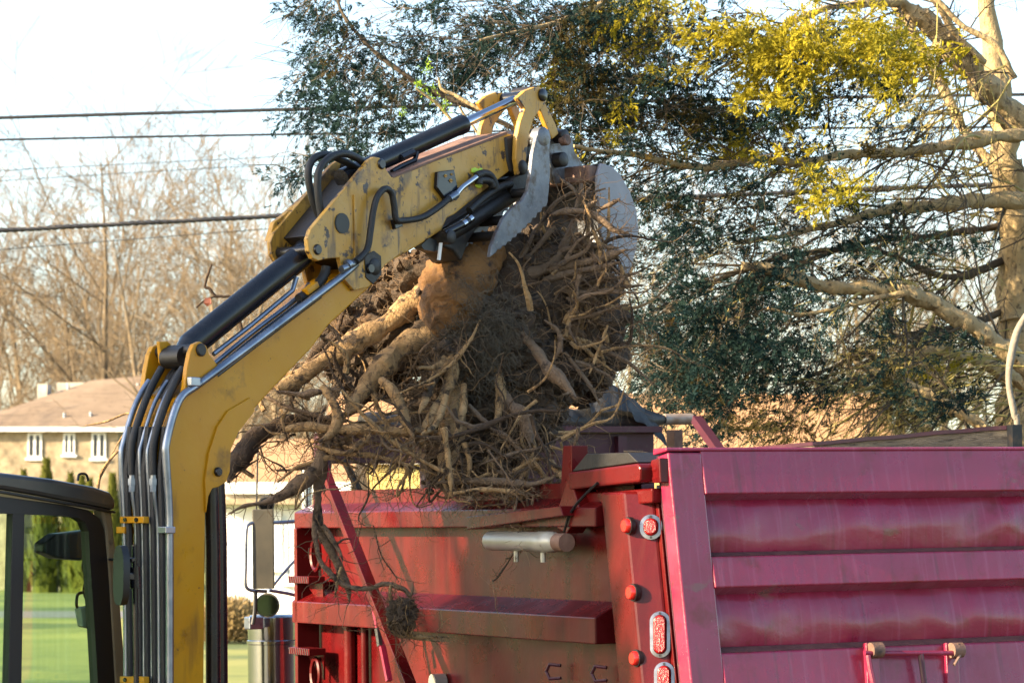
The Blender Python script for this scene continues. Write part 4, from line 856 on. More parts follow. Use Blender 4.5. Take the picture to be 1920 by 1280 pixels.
pin(593, 468, -.018, AW + .015, .026, 'pin', M_blk, arm, yref=0); pin(713, 308, -.018, AW + .015, .026, 'pin', M_blk, arm, yref=0); 
pin(700, 500, -.02, AW + .02, .042, 'pivot_pin', M_grim, arm, yref=0); pin(697, 503, -.026, -.01, .026, 'pin_cap', M_blk, arm)
plate([(684, 478), (702, 470), (715, 480), (716, 515), (700, 533), (686, 520)], -.011, -.005, 'grease_plate', M_grim, arm, .003)
plate([(790, 460), (805, 446), (818, 450), (826, 466), (815, 472), (795, 468)], -.006, -.001, 'hole', M_rub, arm, 0)
# far outer plate of the arm root, dark step between
plate([(545, 448), (556, 412), (575, 398), (690, 292), (700, 294), (583, 440)], AW, AW + .03, 'side_plate', M_yelold, arm, yref=.12)
# bucket cylinder
pa, pb = pv(640, 335, .13), pv(868, 233, .13); d = (pb - pa).normalized(); pc = pv(985, 178, .13)
m = MB(); m.tube([pa, pb - d * .05, pb - d * .045, pb, pb + d * .004], [.048, .048, .051, .051, .04], 26); bc = m.build('bucket_cylinder', M_blk, exc, True)
m = MB(); m.tube([pb, pc], .026, 18); m.build('rod', M_chr, bc, True)
m = MB(); m.tube([pc - Vector((0, .07, 0)), pc + Vector((0, .07, 0))], .042, 16); m.build('rod_eye', M_grim, bc, True)
m = MB(); m.tube([pv(735, 322, .09), pv(752, 312, .09), pv(778, 300, .09), pv(782, 285, .09)], .013, 8); m.tube([pv(752, 296, .08), pv(775, 285, .08)], .018, 8); m.build('port_tube', M_blk, bc, True)
for L_, y in (([(598, 405), (585, 370), (578, 325), (588, 298), (612, 290), (640, 300), (668, 315), (690, 330)], .10), ([(603, 410), (596, 360), (598, 320), (618, 296), (645, 288), (672, 298), (690, 315)], .05)):
    line(L_, y, .0185, 'hose', M_hose, exc)
# thumb hose on the side of the arm
line([(668, 490), (688, 468), (695, 430), (700, 395), (708, 368), (722, 354), (734, 362), (739, 385), (742, 410), (752, 414), (790, 408), (820, 390), (842, 372)], -.045, .0165, 'hose', M_hose, arm)
line([(898, 345), (900, 338), (918, 340), (924, 350)], -.045, .02, 'hose', M_hose, arm, yref=-.045)
line([(893, 330), (905, 325), (918, 328), (926, 340), (930, 354)], -.045, .02, 'hose', M_hose, arm)
line([(842, 373), (856, 364)], -.045, .02, 'fitting', M_tube, arm); line([(856, 364), (866, 352), (882, 340), (894, 331)], -.045, .0155, 'hydraulic_tube', M_chr, arm)
line([(640, 505), (660, 495), (680, 480)], -.025, .019, 'fitting', M_tube, arm); line([(650, 498), (655, 494)], -.025, .026, 'fitting', M_tube, arm)
plate([(822, 322), (852, 318), (862, 370), (856, 376), (838, 376), (820, 352)], -.03, -.004, 'valve_bracket', M_blk, arm)
for px, py, r in ((836, 330, .011), (848, 327, .009), (846, 339, .013)): pin(px, py, -.034, -.028, r, 'bolt', M_yelold, arm)
plate([(738, 412), (754, 408), (756, 424), (742, 430)], -.03, -.004, 'hose_clip', M_blk, arm)
for (px, py) in ((902, 322), (890, 320), (897, 348)):
    m = MB(); a = pv(px, py, -.004)
    m.blob((a.x, -.006, a.z), .03, .004, .016, 2, .5, 3, px); m.build('paint_mark', M_lime, arm)
plate([(826, 455), (830, 455), (826, 488), (822, 487)], -.03, -.02, 'tag_strip', M_trim, arm, 0)
# rocker links, bucket links
rock = [(958, 185), (972, 172), (990, 165), (1006, 167), (1014, 178), (1012, 194), (1000, 208), (988, 226), (981, 250), (977, 280), (972, 318), (960, 330), (955, 300), (957, 262), (964, 228), (972, 206)]
plate(rock, -.045, -.013, 'rocker_link', M_yelold, exc, .006, yref=0); plate(rock, AW - .05, AW - .02, 'rocker_link', M_yelold, exc, .006, yref=0)
blk = [(1000, 196), (1012, 190), (1034, 234), (1040, 252), (1028, 262), (1016, 236)]
plate(blk, -.03, .0, 'bucket_link', M_yelold, exc, .006, yref=0); plate(blk, .16, .19, 'bucket_link', M_yelold, exc, .006, yref=0)
pin(1004, 180, -.06, AW, .034, 'pin', M_blk, exc, yref=0)
pin(968, 315, -.05, AW + .03, .04, 'pin', M_grim, exc, yref=0)
# bucket: side plates, curved shell, top tube, ears, teeth
bk = empty('bucket'); bk.parent = exc
YN, YF = -.17, .42
prof_b = [(1128, 306), (1148, 312), (1164, 328), (1182, 360), (1194, 395), (1198, 430), (1194, 465), (1185, 500), (1172, 535), (1158, 560), (1146, 545), (1136, 500), (1128, 440), (1122, 380), (1120, 330)]
plate(prof_b, YN, YN + .022, 'side_plate', M_bkt, bk, .006); plate(prof_b, YF - .022, YF, 'side_plate', M_bkt, bk, .006, yref=YN)
sh = [pl(a, b, YN) for a, b in prof_b[:10]]; sh = catmull(sh, 3); m = MB(); V = []
for (x, z) in sh: V += [(x - .004, YN + .02, z - .004), (x - .004, YF - .02, z - .004), (x - .018, YF - .02, z - .016), (x - .018, YN + .02, z - .016)]
n = len(sh); m.add(V, [(i * 4 + k, i * 4 + (k + 1) % 4, (i + 1) * 4 + (k + 1) % 4, (i + 1) * 4 + k) for i in range(n - 1) for k in range(4)]); m.build('shell', M_stl, bk, True)
a = pl(1122, 322, YN); MB().box(a[0] - .05, a[0] + .03, YN + .022, YF - .02, a[1] - .055, a[1] + .035).build('top_tube', M_rust, bk, bevel=.01)
for y in (.02, .17):
    plate([(1000, 262), (1010, 240), (1032, 236), (1060, 244), (1074, 260), (1078, 285), (1092, 305), (1100, 340), (1040, 345), (1030, 300), (1004, 295)], y, y + .03, 'ear', M_stl, bk, .008, yref=.02)
pin(1048, 256, -.05, .25, .036, 'pin', M_grim, bk, yref=.0); pin(1066, 262, -.07, -.02, .03, 'pin_boss', M_rust, bk, yref=-.07); pin(1048, 300, -.04, .23, .04, 'pin', M_grim, bk, yref=.0); pin(1015, 256, -.02, .22, .045, 'pin', M_grim, bk, yref=.0)
for k in range(4):
    y = YN + .04 + k * .16; a = pl(1158, 560, YN); m = MB(); m.prism([(a[0] - .03, a[1] + .02), (a[0] + .02, a[1] + .03), (a[0] - .1, a[1] - .14), (a[0] - .11, a[1] - .14)], lambda x, z: (x, y, z), lambda x, z: (x, y + .06, z)); m.build('tooth', M_stl, bk)
# thumb with serrated edge
th = empty('thumb'); th.parent = exc
out = [(1008, 250), (1018, 241), (1030, 243), (1033, 258), (1030, 285), (1032, 320), (1030, 352), (1027, 380)]
se = []; n = 10
for k in range(n + 1):
    t = k / n; x = 1024 + (930 - 1024) * t; y = 388 + (474 - 388) * t + 6 * math.sin(t * 3.1); se.append((x, y))
    if k < n: se.append((x - 6.5, y + 1.0)); 
tp_ = out + se + [(919, 482), (922, 462), (930, 440), (944, 410), (962, 388), (980, 376), (990, 358), (995, 330), (999, 290)]
plate(tp_, -.16, -.135, 'tine_plate', M_stl, th, .004); plate(tp_, .10, .125, 'tine_plate', M_stl, th, .004, yref=-.16)
for px, py in ((1000, 360), (975, 410), (948, 440)):
    x, z = pl(px, py, -.16); m = MB(); m.tube([(x, -.136, z), (x, .101, z)], .025, 10); m.build('cross_tube', M_grim, th, True)
for y in (-.137, .095): pin(1019, 256, y - .03, y + .03, .05, 'boss', M_stl, th, yref=-.16)
pa, pb = pv(850, 432, .02), pv(958, 365, .02); d = (pb - pa).normalized(); m = MB(); m.tube([pa - d * .05, pa, pb, pb + d * .01], [.04, .046, .046, .03], 18); tc = m.build('thumb_cylinder', M_grim, exc, True); m = MB(); m.tube([pb, pv(1000, 335, .02)], .026, 12); m.build('rod', M_grim, tc, True)
pa = pv(832, 438, -.04); m = MB(); m.tube([pa, pv(848, 430, -.04), pv(868, 420, -.04), pv(885, 408, -.04)], .02, 10); m.build('hose_end', M_blk, tc, True); m = MB(); m.tube([pv(866, 421, -.04), pv(872, 417, -.04)], .022, 10); m.tube([pv(878, 413, -.04), pv(883, 409, -.04)], .022, 10); m.build('ferrule', M_chr, tc, True)
pin(840, 445, -.07, .1, .036, 'cylinder_pin', M_grim, tc, yref=-.04)
plate([(826, 440), (850, 425), (960, 335), (985, 330), (990, 360), (960, 385), (905, 415), (880, 450), (865, 490), (850, 470), (830, 462)], .0, .2, 'thumb_mount', M_grim, exc, .01, yref=.0)
line([(880, 395), (905, 372), (935, 352), (958, 345)], -.03, .02, 'hose', M_hose, exc)
plate([(960, 335), (985, 318), (1005, 325), (998, 360), (975, 372), (958, 362)], -.03, .03, 'thumb_lug', M_grim, exc, .008)
# cab
CY = .42; cb = empty('cab'); cb.parent = exc
def cplate(pxs, y0, y1, name, mt, bev=.006, par=cb): return plate(pxs, y0, y1, name, mt, par, bev, yref=CY)
CB_ = 1.15
cplate([(-420, 872), (0, 886), (90, 897), (170, 912), (200, 922), (210, 936), (209, 957), (150, 945), (60, 928), (0, 918), (-420, 890)], CY - .03, CY + CB_ + .03, 'roof', M_cab, .025)
cplate([(-420, 892), (0, 920), (150, 946), (208, 958), (208, 962), (150, 951), (0, 925), (-420, 897)], CY - .034, CY - .002, 'roof_seal', M_rub, .002)
cplate([(188, 952), (208, 957), (222, 1100), (236, 1290), (246, 1420), (226, 1420), (214, 1290), (203, 1100), (196, 990)], CY - .008, CY + .06, 'pillar', M_pil, .012)
MBp = plate([(188, 952), (208, 957), (222, 1100), (236, 1290), (246, 1420), (226, 1420), (214, 1290), (203, 1100), (196, 990)], CY + CB_ - .06, CY + CB_, 'pillar', M_pil, cb, .012, yref=CY)
# window frame ring
oc = [(-420, 918), (0, 930), (120, 946), (165, 956), (186, 972), (194, 992), (200, 1050), (212, 1200), (226, 1420), (-420, 1420)]
ic = [(-420, 950), (0, 962), (110, 966), (145, 970), (158, 978), (165, 996), (168, 1050), (178, 1200), (190, 1420), (-420, 1420)]
def ring(y0, y1, mt, name):
    m = MB(); n = len(oc); A = [pl(a, b, CY) for a, b in oc]; B = [pl(a, b, CY) for a, b in ic]
    V = [(x, y0, z) for x, z in A] + [(x, y0, z) for x, z in B] + [(x, y1, z) for x, z in A] + [(x, y1, z) for x, z in B]
    fs = []
    for i in range(n - 1):
        fs += [(i, i + 1, n + i + 1, n + i), (2 * n + i, 3 * n + i, 3 * n + i + 1, 2 * n + i + 1), (n + i, n + i + 1, 3 * n + i + 1, 3 * n + i), (i, 2 * n + i, 2 * n + i + 1, i + 1)]
    m.add(V, fs); return m.build(name, mt, cb, bevel=.004)
wf = ring(CY - .004, CY + .05, M_rub, 'window_frame'); ring(CY + CB_ - .05, CY + CB_ - .002, M_rub, 'window_frame')
for y0, y1 in ((CY - .002, CY + .045),):
    cplate([(24, 955), (46, 956), (38, 1420), (12, 1420)], y0, y1, 'divider', M_rub, .004)
for y in (CY + .022, CY + CB_ - .03):
    cplate([(44, 960), (110, 965), (146, 969), (160, 978), (167, 996), (170, 1050), (180, 1200), (192, 1420), (30, 1420)], y, y + .005, 'window_glass', M_glass, 0)
    cplate([(-420, 948), (26, 960), (14, 1420), (-420, 1420)], y, y + .005, 'window_glass', M_glass, 0)
xf = pl(200, 1050, CY)[0]; xb = pl(-420, 1000, CY)[0]
MB().box(xb - .05, xb, CY, CY + CB_, 1.0, pl(-420, 880, CY)[1] - .03).build('rear_wall', M_cab, cb)
MB().box(xb, pl(236, 1290, CY)[0], CY + .0, CY + CB_, 1.0, 1.42).build('lower_body', M_yel, cb, bevel=.02)
# things inside the cab
m = MB(); m.prism([pl(a, b, CY + .3) for a, b in ((70, 1018), (95, 1000), (160, 992), (165, 1030), (140, 1050), (95, 1046), (70, 1035))], lambda x, z: (x, CY + .25, z), lambda x, z: (x, CY + .33, z)); m.build('sun_visor', M_rub, cb, bevel=.01)
a = pv(158, 1130, CY + .1); m = MB(); m.prism([pl(x_, z_, CY + .1) for x_, z_ in ((144, 1138), (168, 1136), (169, 1178), (150, 1174))], lambda x, z: (x, CY + .08, z), lambda x, z: (x, CY + .12, z)); mo = m.build('monitor', M_plas, cb, bevel=.006)
m = MB(); m.tube(catmull([tuple(pv(x_, z_, CY + .1)) for x_, z_ in ((166, 1138), (164, 1112), (148, 1112), (144, 1122), (145, 1138), (160, 1138))], 3), .007, 8); m.build('monitor_handle', M_rub, mo, True)
m = MB(); m.tube(catmull([tuple(pv(x_, z_, CY + .09)) for x_, z_ in ((166, 1136), (156, 1108), (160, 1085), (154, 1060), (162, 1040))], 4), .004, 6); m.build('wire', M_rub, cb, True)
m = MB(); m.prism([pl(x_, z_, CY + .06) for x_, z_ in ((164, 1218), (176, 1220), (180, 1250), (166, 1246))], lambda x, z: (x, CY + .04, z), lambda x, z: (x, CY + .046, z)); m.build('blue_card', M_blue, cb)
MB().box(xb + .35, xb + .5, CY + .35, CY + .85, 1.45, 2.1).build('seat_back', M_rub, cb, bevel=.04)
x, z = pl(155, 897, CY + .1); m = MB(); m.tube(catmull([(x - .03, CY + .1, z - .01), (x - .02, CY + .1, z + .02), (x + .02, CY + .1, z + .02), (x + .035, CY + .1, z - .01)], 4), .006, 6); m.build('roof_handle', M_rub, cb, True)
# handrail with mirror on the right front of the house
HYy = -.16
m = MB(); m.tube([pv(252, 1020, HYy) , pv(253, 1100, HYy), pv(256, 1300, HYy), pv(258, 1420, HYy)], .012, 8); hr = m.build('handrail', M_blk, exc, True)
c = pv(234, 1078, HYy); m = MB(); vv = (EI.to_3x3() @ Vector((-.9, -.43, 0))).normalized()
sx_ = Vector((0, 0, 1)).cross(vv).normalized(); V = []
for k in (0, 1):
    for i in range(20):
        a_ = 2 * math.pi * i / 20; V.append(c + sx_ * .075 * (abs(math.cos(a_)) ** .7) * math.copysign(1, math.cos(a_)) + Vector((0, 0, .13 * (abs(math.sin(a_)) ** .7) * math.copysign(1, math.sin(a_)))) + vv * (.03 * k))
m.add(V, [tuple(range(20)), tuple(range(39, 19, -1))] + [(i, (i + 1) % 20, (i + 1) % 20 + 20, i + 20) for i in range(20)]); mi = m.build('mirror', M_rub, exc, True)
m = MB(); m.bar(c, pv(253, 1082, HYy), .03, .03); m.bar(pv(244, 1050, HYy), pv(256, 1046, HYy), .02, .02); m.build('mirror_arm', M_blk, mi, bevel=.004)
m = MB(); m.tube([pv(252, 1062, HYy), pv(254, 1102, HYy)], .024, 10); m.build('mirror_clamp', M_blk, mi, True)
m = MB(); m.tube([pv(205, 1048, CY), pv(226, 1050, .1), c], .007, 6); m.build('mirror_stay', M_rub, mi, True)
# upper house, counterweight and tracks below the frame
MB().box(-2.3, .35, -.75, .40, .75, 1.38).build('engine_housing', M_yel, exc, bevel=.06)
MB().box(-2.3, .35, .402, 1.6, .75, .98).build('deck', M_grim, exc, bevel=.02)
MB().box(-2.6, -2.303, -.72, 1.55, .8, 1.5).build('counterweight', M_blk, exc, bevel=.08)
for y in (-.7, .95):
    m = MB(); P = []
    for i in range(28):
        a_ = 2 * math.pi * i / 28; P.append((-.9 + (1.0 if math.cos(a_) > 0 else -1.0) + .33 * math.cos(a_), .33 + .33 * math.sin(a_)))
    m.prism(P, lambda x, z: (x, y, z), lambda x, z: (x, y + .45, z)); m.build('track', M_rub, exc)
MB().box(-1.6, -.2, -.24, .94, .35, .7).build('car_body', M_grim, exc, bevel=.03)

# ------------------------------------------------------------------ uprooted stump with root ball
stp = empty('uprooted_stump', at(900, 700, 14.75)); SI = Matrix.Translation(-stp.location)
tag(stp, 'uprooted tree stump with tangled roots and soil held over the truck bed', 'stump')
def sb(mb, name, m_, smooth=True, kind=None, par=stp):
    o = mb.build(name, m_, par, smooth, fix=False)
    if par is stp: o.matrix_parent_inverse = SI
    if kind: o['kind'] = kind
    return o
def S(px, py, Y): return at(px, py, Y)
k0 = 14.8 / F
m = MB(); q, r_ = limb([(905, 445, 40), (885, 480, 52), (862, 525, 62), (845, 565, 64), (838, 590, 58), (836, 606, 30)], 14.85, 14.45, m, 40, .16, 3, 14, .10); sb(m, 'stump', M_stub)
m = MB(); limb([(900, 440, 36), (940, 470, 40), (960, 520, 45), (930, 570, 50)], 14.95, 14.8, m, 18, .15, 4); sb(m, 'stump_flare', M_rootd)
soil = MB(); rs = random.Random(8)
for (px, py, rx, ry, Y, rd) in ((900, 640, 150, 105, 14.85, .36), (1030, 600, 130, 115, 15.08, .34), (820, 560, 130, 80, 14.95, .32), (960, 700, 130, 95, 14.9, .34), (1000, 500, 110, 70, 15.15, .3), (720, 620, 110, 75, 14.95, .26), (1080, 660, 85, 85, 15.08, .28), (860, 770, 110, 80, 14.85, .28), (690, 690, 80, 55, 15.0, .22), (880, 860, 90, 60, 14.8, .22), (770, 530, 70, 55, 14.95, .24), (1090, 530, 70, 80, 15.2, .25), (985, 790, 60, 70, 14.75, .2), (840, 680, 40, 50, 14.5, .12)):
    c = S(px, py, Y); soil.blob(c, rx * Y / F, rd, ry * Y / F, 5, .34, 2.6, px * .01)
sb(soil, 'soil_mass', M_soil)
cr = MB()
for i in range(2600):
    v = rs.choice(soil.v); p = Vector(v)
    if p.y > 15: continue
    s_ = rs.choice((.006, .008, .01, .012, .018, .026, .034)); p += Vector((rs.gauss(0, .012), rs.gauss(-.01, .012), rs.gauss(0, .012)))
    cr.blob(p, s_ * rs.uniform(.7, 1.4), s_, s_ * rs.uniform(.7, 1.3), 1, .5, 2, i)
sb(cr, 'soil_crumbs', M_soil, False, 'stuff')
ROOTS = [  # (points, depth at start, depth at end, material)
 ([(890, 520, 48), (820, 548, 44), (760, 580, 40), (700, 625, 36), (640, 660, 30), (585, 695, 25), (545, 718, 22), (520, 728, 15)], 14.6, 14.35, 0),
 ([(860, 610, 40), (800, 628, 40), (750, 650, 36), (710, 690, 30), (680, 730, 25), (660, 760, 22), (650, 775, 16)], 14.5, 14.2, 0),
 ([(760, 560, 30), (700, 580, 28), (650, 610, 22), (600, 650, 16), (570, 690, 10)], 14.75, 14.6, 2),
 ([(640, 790, 18), (590, 787, 20), (540, 792, 25), (500, 806, 30), (470, 828, 30), (448, 855, 27), (434, 885, 18), (428, 905, 8)], 14.45, 14.1, 2),
 ([(625, 800, 16), (612, 830, 17), (600, 865, 20), (580, 893, 27), (552, 912, 27), (525, 930, 18), (495, 942, 8), (455, 950, 6), (418, 970, 3)], 14.2, 14.1, 1),
 ([(610, 840, 18), (600, 890, 19), (598, 940, 18), (603, 990, 15), (620, 1030, 13), (640, 1070, 11), (652, 1100, 9), (655, 1130, 4)], 14.25, 14.2, 3),
 ([(598, 930, 10), (590, 970, 8), (592, 1010, 7), (600, 1050, 7), (620, 1075, 7), (650, 1098, 7), (690, 1103, 6), (720, 1093, 7), (755, 1102, 7), (770, 1115, 5), (775, 1090, 2)], 14.2, 14.1, 3),
 ([(605, 985, 9), (622, 1010, 8), (638, 1035, 9), (643, 1052, 6)], 14.2, 14.15, 3),
 ([(640, 1060, 6), (632, 1090, 5), (628, 1120, 3)], 14.15, 14.15, 0),
 ([(732, 1095, 4), (732, 1120, 4), (738, 1140, 5)], 14.12, 14.12, 0), ([(770, 1110, 4), (768, 1130, 4), (760, 1150, 4)], 14.12, 14.12, 0),
 ([(745, 1165, 5), (760, 1185, 6), (785, 1192, 7), (810, 1194, 5), (842, 1193, 3)], 14.1, 14.1, 4), ([(732, 1140, 5), (728, 1165, 5), (738, 1185, 4), (770, 1196, 3), (835, 1203, 2)], 14.1, 14.1, 4),
 ([(535, 805, 12), (575, 800, 15), (640, 806, 15), (700, 806, 14), (760, 808, 14), (820, 810, 12)], 14.2, 14.15, 4),
 ([(715, 712, 16), (735, 730, 20), (752, 760, 18), (760, 790, 15), (775, 820, 12)], 14.2, 14.1, 0),
 ([(605, 728, 15), (622, 750, 15), (632, 785, 16), (620, 812, 15), (598, 828, 12)], 14.15, 14.1, 4),
 ([(520, 735, 8), (560, 740, 10), (600, 735, 11), (640, 730, 10)], 14.3, 14.25, 1),
 ([(480, 730, 5), (530, 760, 7), (580, 775, 8), (650, 790, 8)], 14.4, 14.3, 1),
 ([(968, 612, 10), (985, 635, 16), (1010, 665, 19), (1040, 700, 22), (1065, 730, 20), (1080, 748, 12)], 14.4, 14.3, 1),
 ([(1000, 528, 10), (1030, 560, 13), (1060, 595, 13), (1100, 635, 12), (1140, 660, 8), (1185, 685, 5), (1225, 722, 3)], 14.4, 14.3, 1),
 ([(1035, 402, 6), (1065, 396, 11), (1100, 400, 13), (1130, 416, 12), (1155, 432, 10), (1180, 438, 6)], 14.35, 14.3, 1),
 ([(1078, 415, 13), (1066, 445, 14), (1050, 475, 14), (1025, 500, 17), (990, 515, 22), (950, 530, 20)], 14.4, 14.4, 1),
 ([(1090, 345, 6), (1086, 370, 9), (1078, 395, 9)], 14.45, 14.4, 1), ([(1050, 335, 4), (1075, 355, 6), (1085, 375, 5)], 14.45, 14.4, 1), ([(1110, 345, 3), (1098, 365, 6), (1090, 385, 5)], 14.4, 14.4, 1), ([(1120, 375, 4), (1106, 384, 8), (1098, 395, 5)], 14.35, 14.4, 1), ([(1162, 372, 8), (1140, 385, 7), (1120, 396, 5)], 14.3, 14.35, 1),
 ([(1000, 515, 15), (1050, 500, 15), (1100, 490, 13), (1150, 478, 10), (1175, 468, 6)], 14.35, 14.25, 1), ([(1020, 525, 12), (1080, 510, 12), (1130, 500, 10), (1165, 490, 7)], 14.3, 14.25, 1), ([(1040, 540, 10), (1100, 530, 10), (1160, 520, 6), (1200, 510, 3)], 14.35, 14.3, 1), ([(1010, 500, 9), (1060, 470, 9), (1110, 462, 8), (1160, 465, 6)], 14.4, 14.3, 1),
 ([(1050, 545, 8), (1090, 550, 9), (1140, 545, 7), (1170, 548, 4)], 14.35, 14.3, 1), ([(1000, 440, 7), (985, 470, 8), (960, 500, 10), (940, 520, 10)], 14.5, 14.4, 1), ([(1040, 425, 7), (1010, 460, 8), (980, 490, 9)], 14.5, 14.45, 1),
 ([(1070, 600, 6), (1110, 590, 6), (1160, 575, 5), (1180, 570, 3)], 14.4, 14.35, 1), ([(1020, 600, 6), (1045, 620, 7), (1050, 650, 8), (1040, 675, 6)], 14.35, 14.3, 1),
 ([(1060, 660, 6), (1090, 700, 7), (1110, 730, 6), (1125, 760, 4)], 14.35, 14.3, 1), ([(1140, 610, 4), (1125, 650, 6), (1105, 700, 6)], 14.4, 14.35, 4),
 ([(840, 640, 15), (830, 675, 16), (815, 710, 15), (800, 745, 13), (785, 775, 9)], 14.35, 14.15, 4), ([(850, 650, 18), (845, 690, 20), (835, 730, 18), (815, 770, 16), (800, 800, 14), (790, 830, 10)], 14.3, 14.1, 4),
 ([(860, 680, 22), (855, 730, 26), (850, 780, 34), (848, 830, 40), (845, 870, 30), (842, 905, 16)], 14.4, 14.2, 0),
 ([(870, 720, 10), (868, 760, 12), (860, 800, 11), (852, 830, 8)], 14.2, 14.1, 4), ([(835, 740, 10), (825, 775, 12), (812, 800, 12), (790, 815, 10)], 14.12, 14.05, 4),
 ([(780, 818, 5), (820, 822, 8), (870, 812, 8), (920, 795, 8), (960, 778, 6), (1010, 770, 5), (1060, 772, 4)], 14.05, 14.1, 2),
 ([(945, 740, 18), (960, 765, 21), (980, 785, 22), (992, 808, 18), (995, 830, 9)], 14.3, 14.2, 1), ([(930, 690, 14), (940, 730, 16), (935, 770, 14), (925, 800, 9)], 14.35, 14.3, 0),
 ([(832, 800, 10), (838, 850, 11), (843, 890, 10), (846, 930, 6)], 14.05, 14.05, 0), ([(870, 830, 9), (880, 870, 9), (875, 905, 6)], 14.1, 14.1, 0),
 ([(820, 905, 6), (870, 900, 9), (930, 903, 12), (990, 910, 12), (1030, 898, 8), (1045, 885, 5)], 14.1, 14.05, 1), ([(850, 925, 6), (900, 918, 8), (960, 922, 8), (1010, 930, 5)], 14.02, 14.02, 4), ([(640, 730, 5), (680, 775, 6), (720, 815, 7), (770, 850, 7), (820, 880, 6), (860, 890, 4)], 14.1, 14.05, 4),
 ([(640, 850, 6), (660, 845, 9), (680, 830, 11), (695, 815, 8)], 14.1, 14.1, 4), ([(590, 835, 8), (640, 850, 8), (700, 855, 7), (760, 870, 6), (820, 890, 4)], 14.15, 14.1, 4),
 ([(880, 640, 5), (850, 680, 5), (800, 715, 5), (740, 740, 4)], 14.3, 14.2, 4), ([(900, 600, 4), (880, 640, 5), (830, 690, 5), (780, 730, 4)], 14.4, 14.25, 4),
 ([(690, 500, 6), (660, 560, 8), (640, 600, 8), (620, 660, 6)], 14.8, 14.6, 2), ([(1050, 820, 5), (1010, 840, 6), (960, 850, 6), (900, 870, 5)], 14.15, 14.1, 1), ([(880, 760, 9), (920, 800, 9), (960, 830, 8), (990, 870, 6), (985, 920, 4)], 14.2, 14.1, 1),
 ([(440, 870, 4), (470, 850, 4), (500, 830, 6)], 14.3, 14.3, 2), ([(430, 905, 3), (455, 880, 4), (485, 860, 4)], 14.2, 14.3, 2), ([(485, 850, 3), (510, 865, 3), (530, 875, 4), (540, 890, 3)], 14.2, 14.2, 2), ([(487, 835, 3), (500, 870, 2.4), (530, 895, 2)], 14.2, 14.2, 2),
 ([(690, 880, 3), (690, 930, 2.6), (672, 970, 2.4), (685, 985, 2)], 14.15, 14.1, 2), ([(700, 985, 2), (715, 1040, 2.5), (735, 1070, 2.5), (748, 1090, 2)], 14.15, 14.1, 2), ([(985, 920, 5), (990, 960, 5), (975, 1010, 4), (955, 1050, 3), (930, 1085, 3), (922, 1087, 2)], 14.0, 14.0, 2), ([(970, 930, 4), (965, 970, 4), (985, 1000, 2.5), (975, 1035, 2)], 14.0, 14.0, 1), ([(1000, 930, 4), (995, 965, 4), (1008, 985, 2)], 14.0, 14.0, 1),
]
RM = (M_root, M_root2, M_rootd, M_root2, M_root)
RP = []
for i, (p, a, b, mt) in enumerate(ROOTS):
    m = MB(); dz_ = .36 if p[0][0] > 995 and p[0][1] < 560 else (.2 if p[0][0] > 1015 and p[0][1] < 700 else 0); p = [(x, y, r * .6 * ((.8, .45)[k_ > 0] if k_ in (0, len(p) - 1) and r < 30 else 1)) for k_, (x, y, r) in enumerate(p)]; q, r_ = limb(p, a + dz_ + (.13 if p[0][1] < 800 and p[0][2] > 4 else 0), b + dz_, m, 14, .3, i, 10, .2); 
    for k_ in range(2 if len(q) > 24 else 1):                # side forks, some snapped short
        j = random.randrange(len(q) // 4, len(q) - 3); ax_ = (q[j + 1] - q[j]).normalized(); o_ = ax_.orthogonal(); o_.rotate(Matrix.Rotation(random.uniform(0, 6.28), 3, ax_)); d_ = (ax_ * random.uniform(.3, .9) + o_ + Vector((0, -.4, -.2))).normalized()
        c_ = q[j].copy(); P_ = [c_]; R_ = [r_[j] * random.uniform(.35, .6)]; L_ = random.choice((.04, .08, .14, .2))
        for t_ in range(5):
            d_ = (d_ + Vector((random.gauss(0, .25), random.gauss(0, .25), random.gauss(0, .25)))).normalized(); c_ = c_ + d_ * L_ / 5; P_.append(c_); R_.append(max(.002, R_[0] * (1 - .12 * (t_ + 1)) * random.uniform(.85, 1.1)))
        m.tube(P_, R_, 7)
    sb(m, 'root', RM[mt]); RP += list(zip(q, r_))
# medium roots: 230 more individuals bent round the mass
rs = random.Random(21)
zones = [(820, 830, 250, 70, 14.15, 52), (960, 850, 110, 80, 14.2, 40), (1075, 590, 70, 90, 14.62, 56), (620, 780, 120, 60, 14.3, 26), (1060, 480, 45, 45, 14.85, 16), (700, 700, 140, 90, 14.4, 20)]
for (px, py, rx, ry, Y, n) in zones:
    for i in range(n):
        x, y = px + rs.gauss(0, .55) * rx, py + rs.gauss(0, .55) * ry; ang = math.atan2(y - 640, x - 900) + rs.gauss(0, .9); L_ = rs.uniform(60, 170); r0 = rs.choice((2.2, 2.8, 3.5, 4.5, 6))
        pts = []
        for k in range(6):
            pts.append((x, y, r0 * (1 - .14 * k))); ang += rs.gauss(0, .38); x += math.cos(ang) * L_ / 5; y += math.sin(ang) * L_ / 5
            if y > 925: ang = -abs(ang) * .3
        Yv = Y + rs.uniform(-.12, .3); m = MB(); q, r_ = limb(pts, Yv, Yv + rs.uniform(-.15, .1), m, 6, .2, i, 4); sb(m, 'root', rs.choice((M_root, M_root2, M_rootd, M_root))); RP += list(zip(q, r_))
fr_ = MB()
ctr = S(900, 690, 14.8)
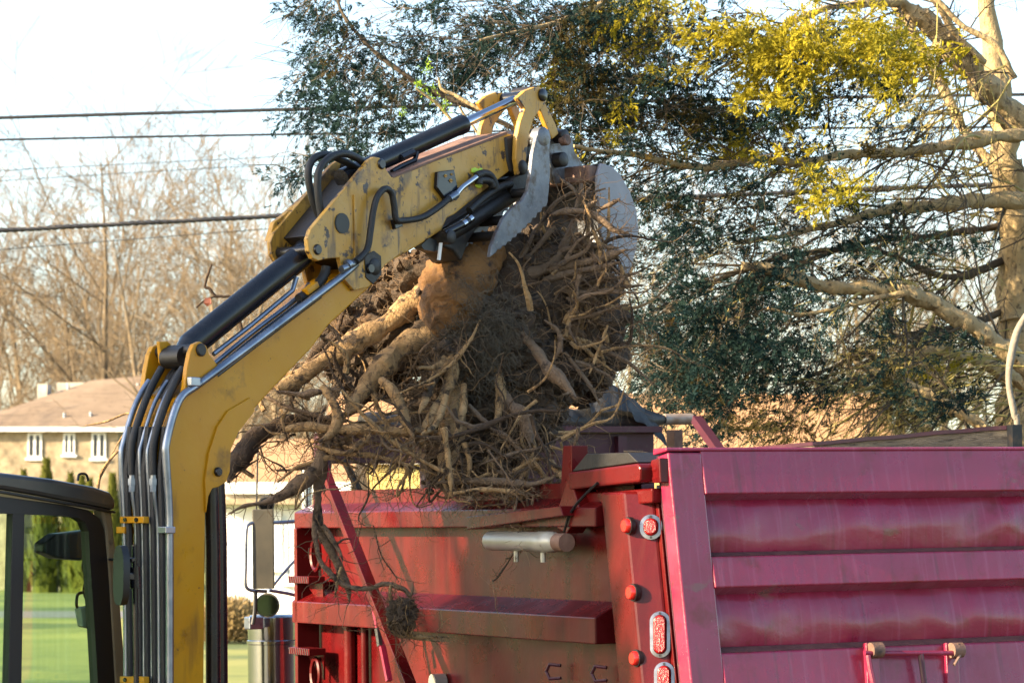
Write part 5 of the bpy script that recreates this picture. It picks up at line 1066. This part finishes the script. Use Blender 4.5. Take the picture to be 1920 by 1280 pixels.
soilv = [Vector(v) for v in soil.v if v[1] < 14.95]
for i in range(5000):
    if rs.random() < .6: p = rs.choice(RP)[0].copy()
    else: p = rs.choice(soilv).copy()
    d = ((p - ctr).normalized() * .6 + Vector((rs.gauss(0, .6), rs.gauss(-.1, .5), rs.gauss(-.15, .6)))).normalized(); n = rs.randrange(5, 9); st = rs.uniform(.012, .04); r0 = rs.choice((.0012, .0016, .002, .0028)); pts = [p]; rad = [r0]
    for k in range(n):
        d = (d + Vector((rs.gauss(0, .35), rs.gauss(0, .35), rs.gauss(-.06, .35)))).normalized(); p = p + d * st; pts.append(p); rad.append(max(.0008, r0 * (1 - .6 * (k + 1) / n)))
    fr_.tube(pts, rad, 3, False)
sb(fr_, 'fine_roots', M_fine, True, 'stuff')
gr = MB()
for i in range(2600):                       # dead turf still hanging on the face of the ball
    px, py = rs.gauss(905, 42), rs.gauss(640, 52); p = S(px, py, 14.46 + rs.gauss(0, .03) - .05 * math.exp(-((px - 905) / 60) ** 2)); d = Vector((rs.gauss(0, 1), rs.gauss(-.6, .5), rs.gauss(0, 1))).normalized(); L_ = rs.uniform(.03, .09); wv = d.orthogonal().normalized() * .0016
    q = p + d * L_ * .6 + Vector((0, 0, -.004)); e_ = p + d * L_ + Vector((0, 0, -.02)); gr.add([p - wv, p + wv, q + wv * .7, e_, q - wv * .7], [(0, 1, 2, 3, 4)])
sb(gr, 'dead_turf', M_dry, False, 'stuff')
cd_ = MB(); cd_.blob(S(755, 1152, 14.1), 26 * k0, .07, 30 * k0, 4, .45, 2.4, 2)
co = sb(cd_, 'soil_clod', M_soil)
hf = MB()
for i in range(260):
    v = Vector(rs.choice(cd_.v)); d = (v - S(755, 1152, 14.1)).normalized(); hf.tube([v, v + d * .02 + Vector((rs.gauss(0, .01), 0, rs.gauss(0, .01))), v + d * .035 + Vector((rs.gauss(0, .02), rs.gauss(0, .01), rs.gauss(0, .02)))], [.0015, .0012, .0008], 3, False)
o = hf.build('fine_roots', M_fine, co, True, fix=False); o['kind'] = 'stuff'
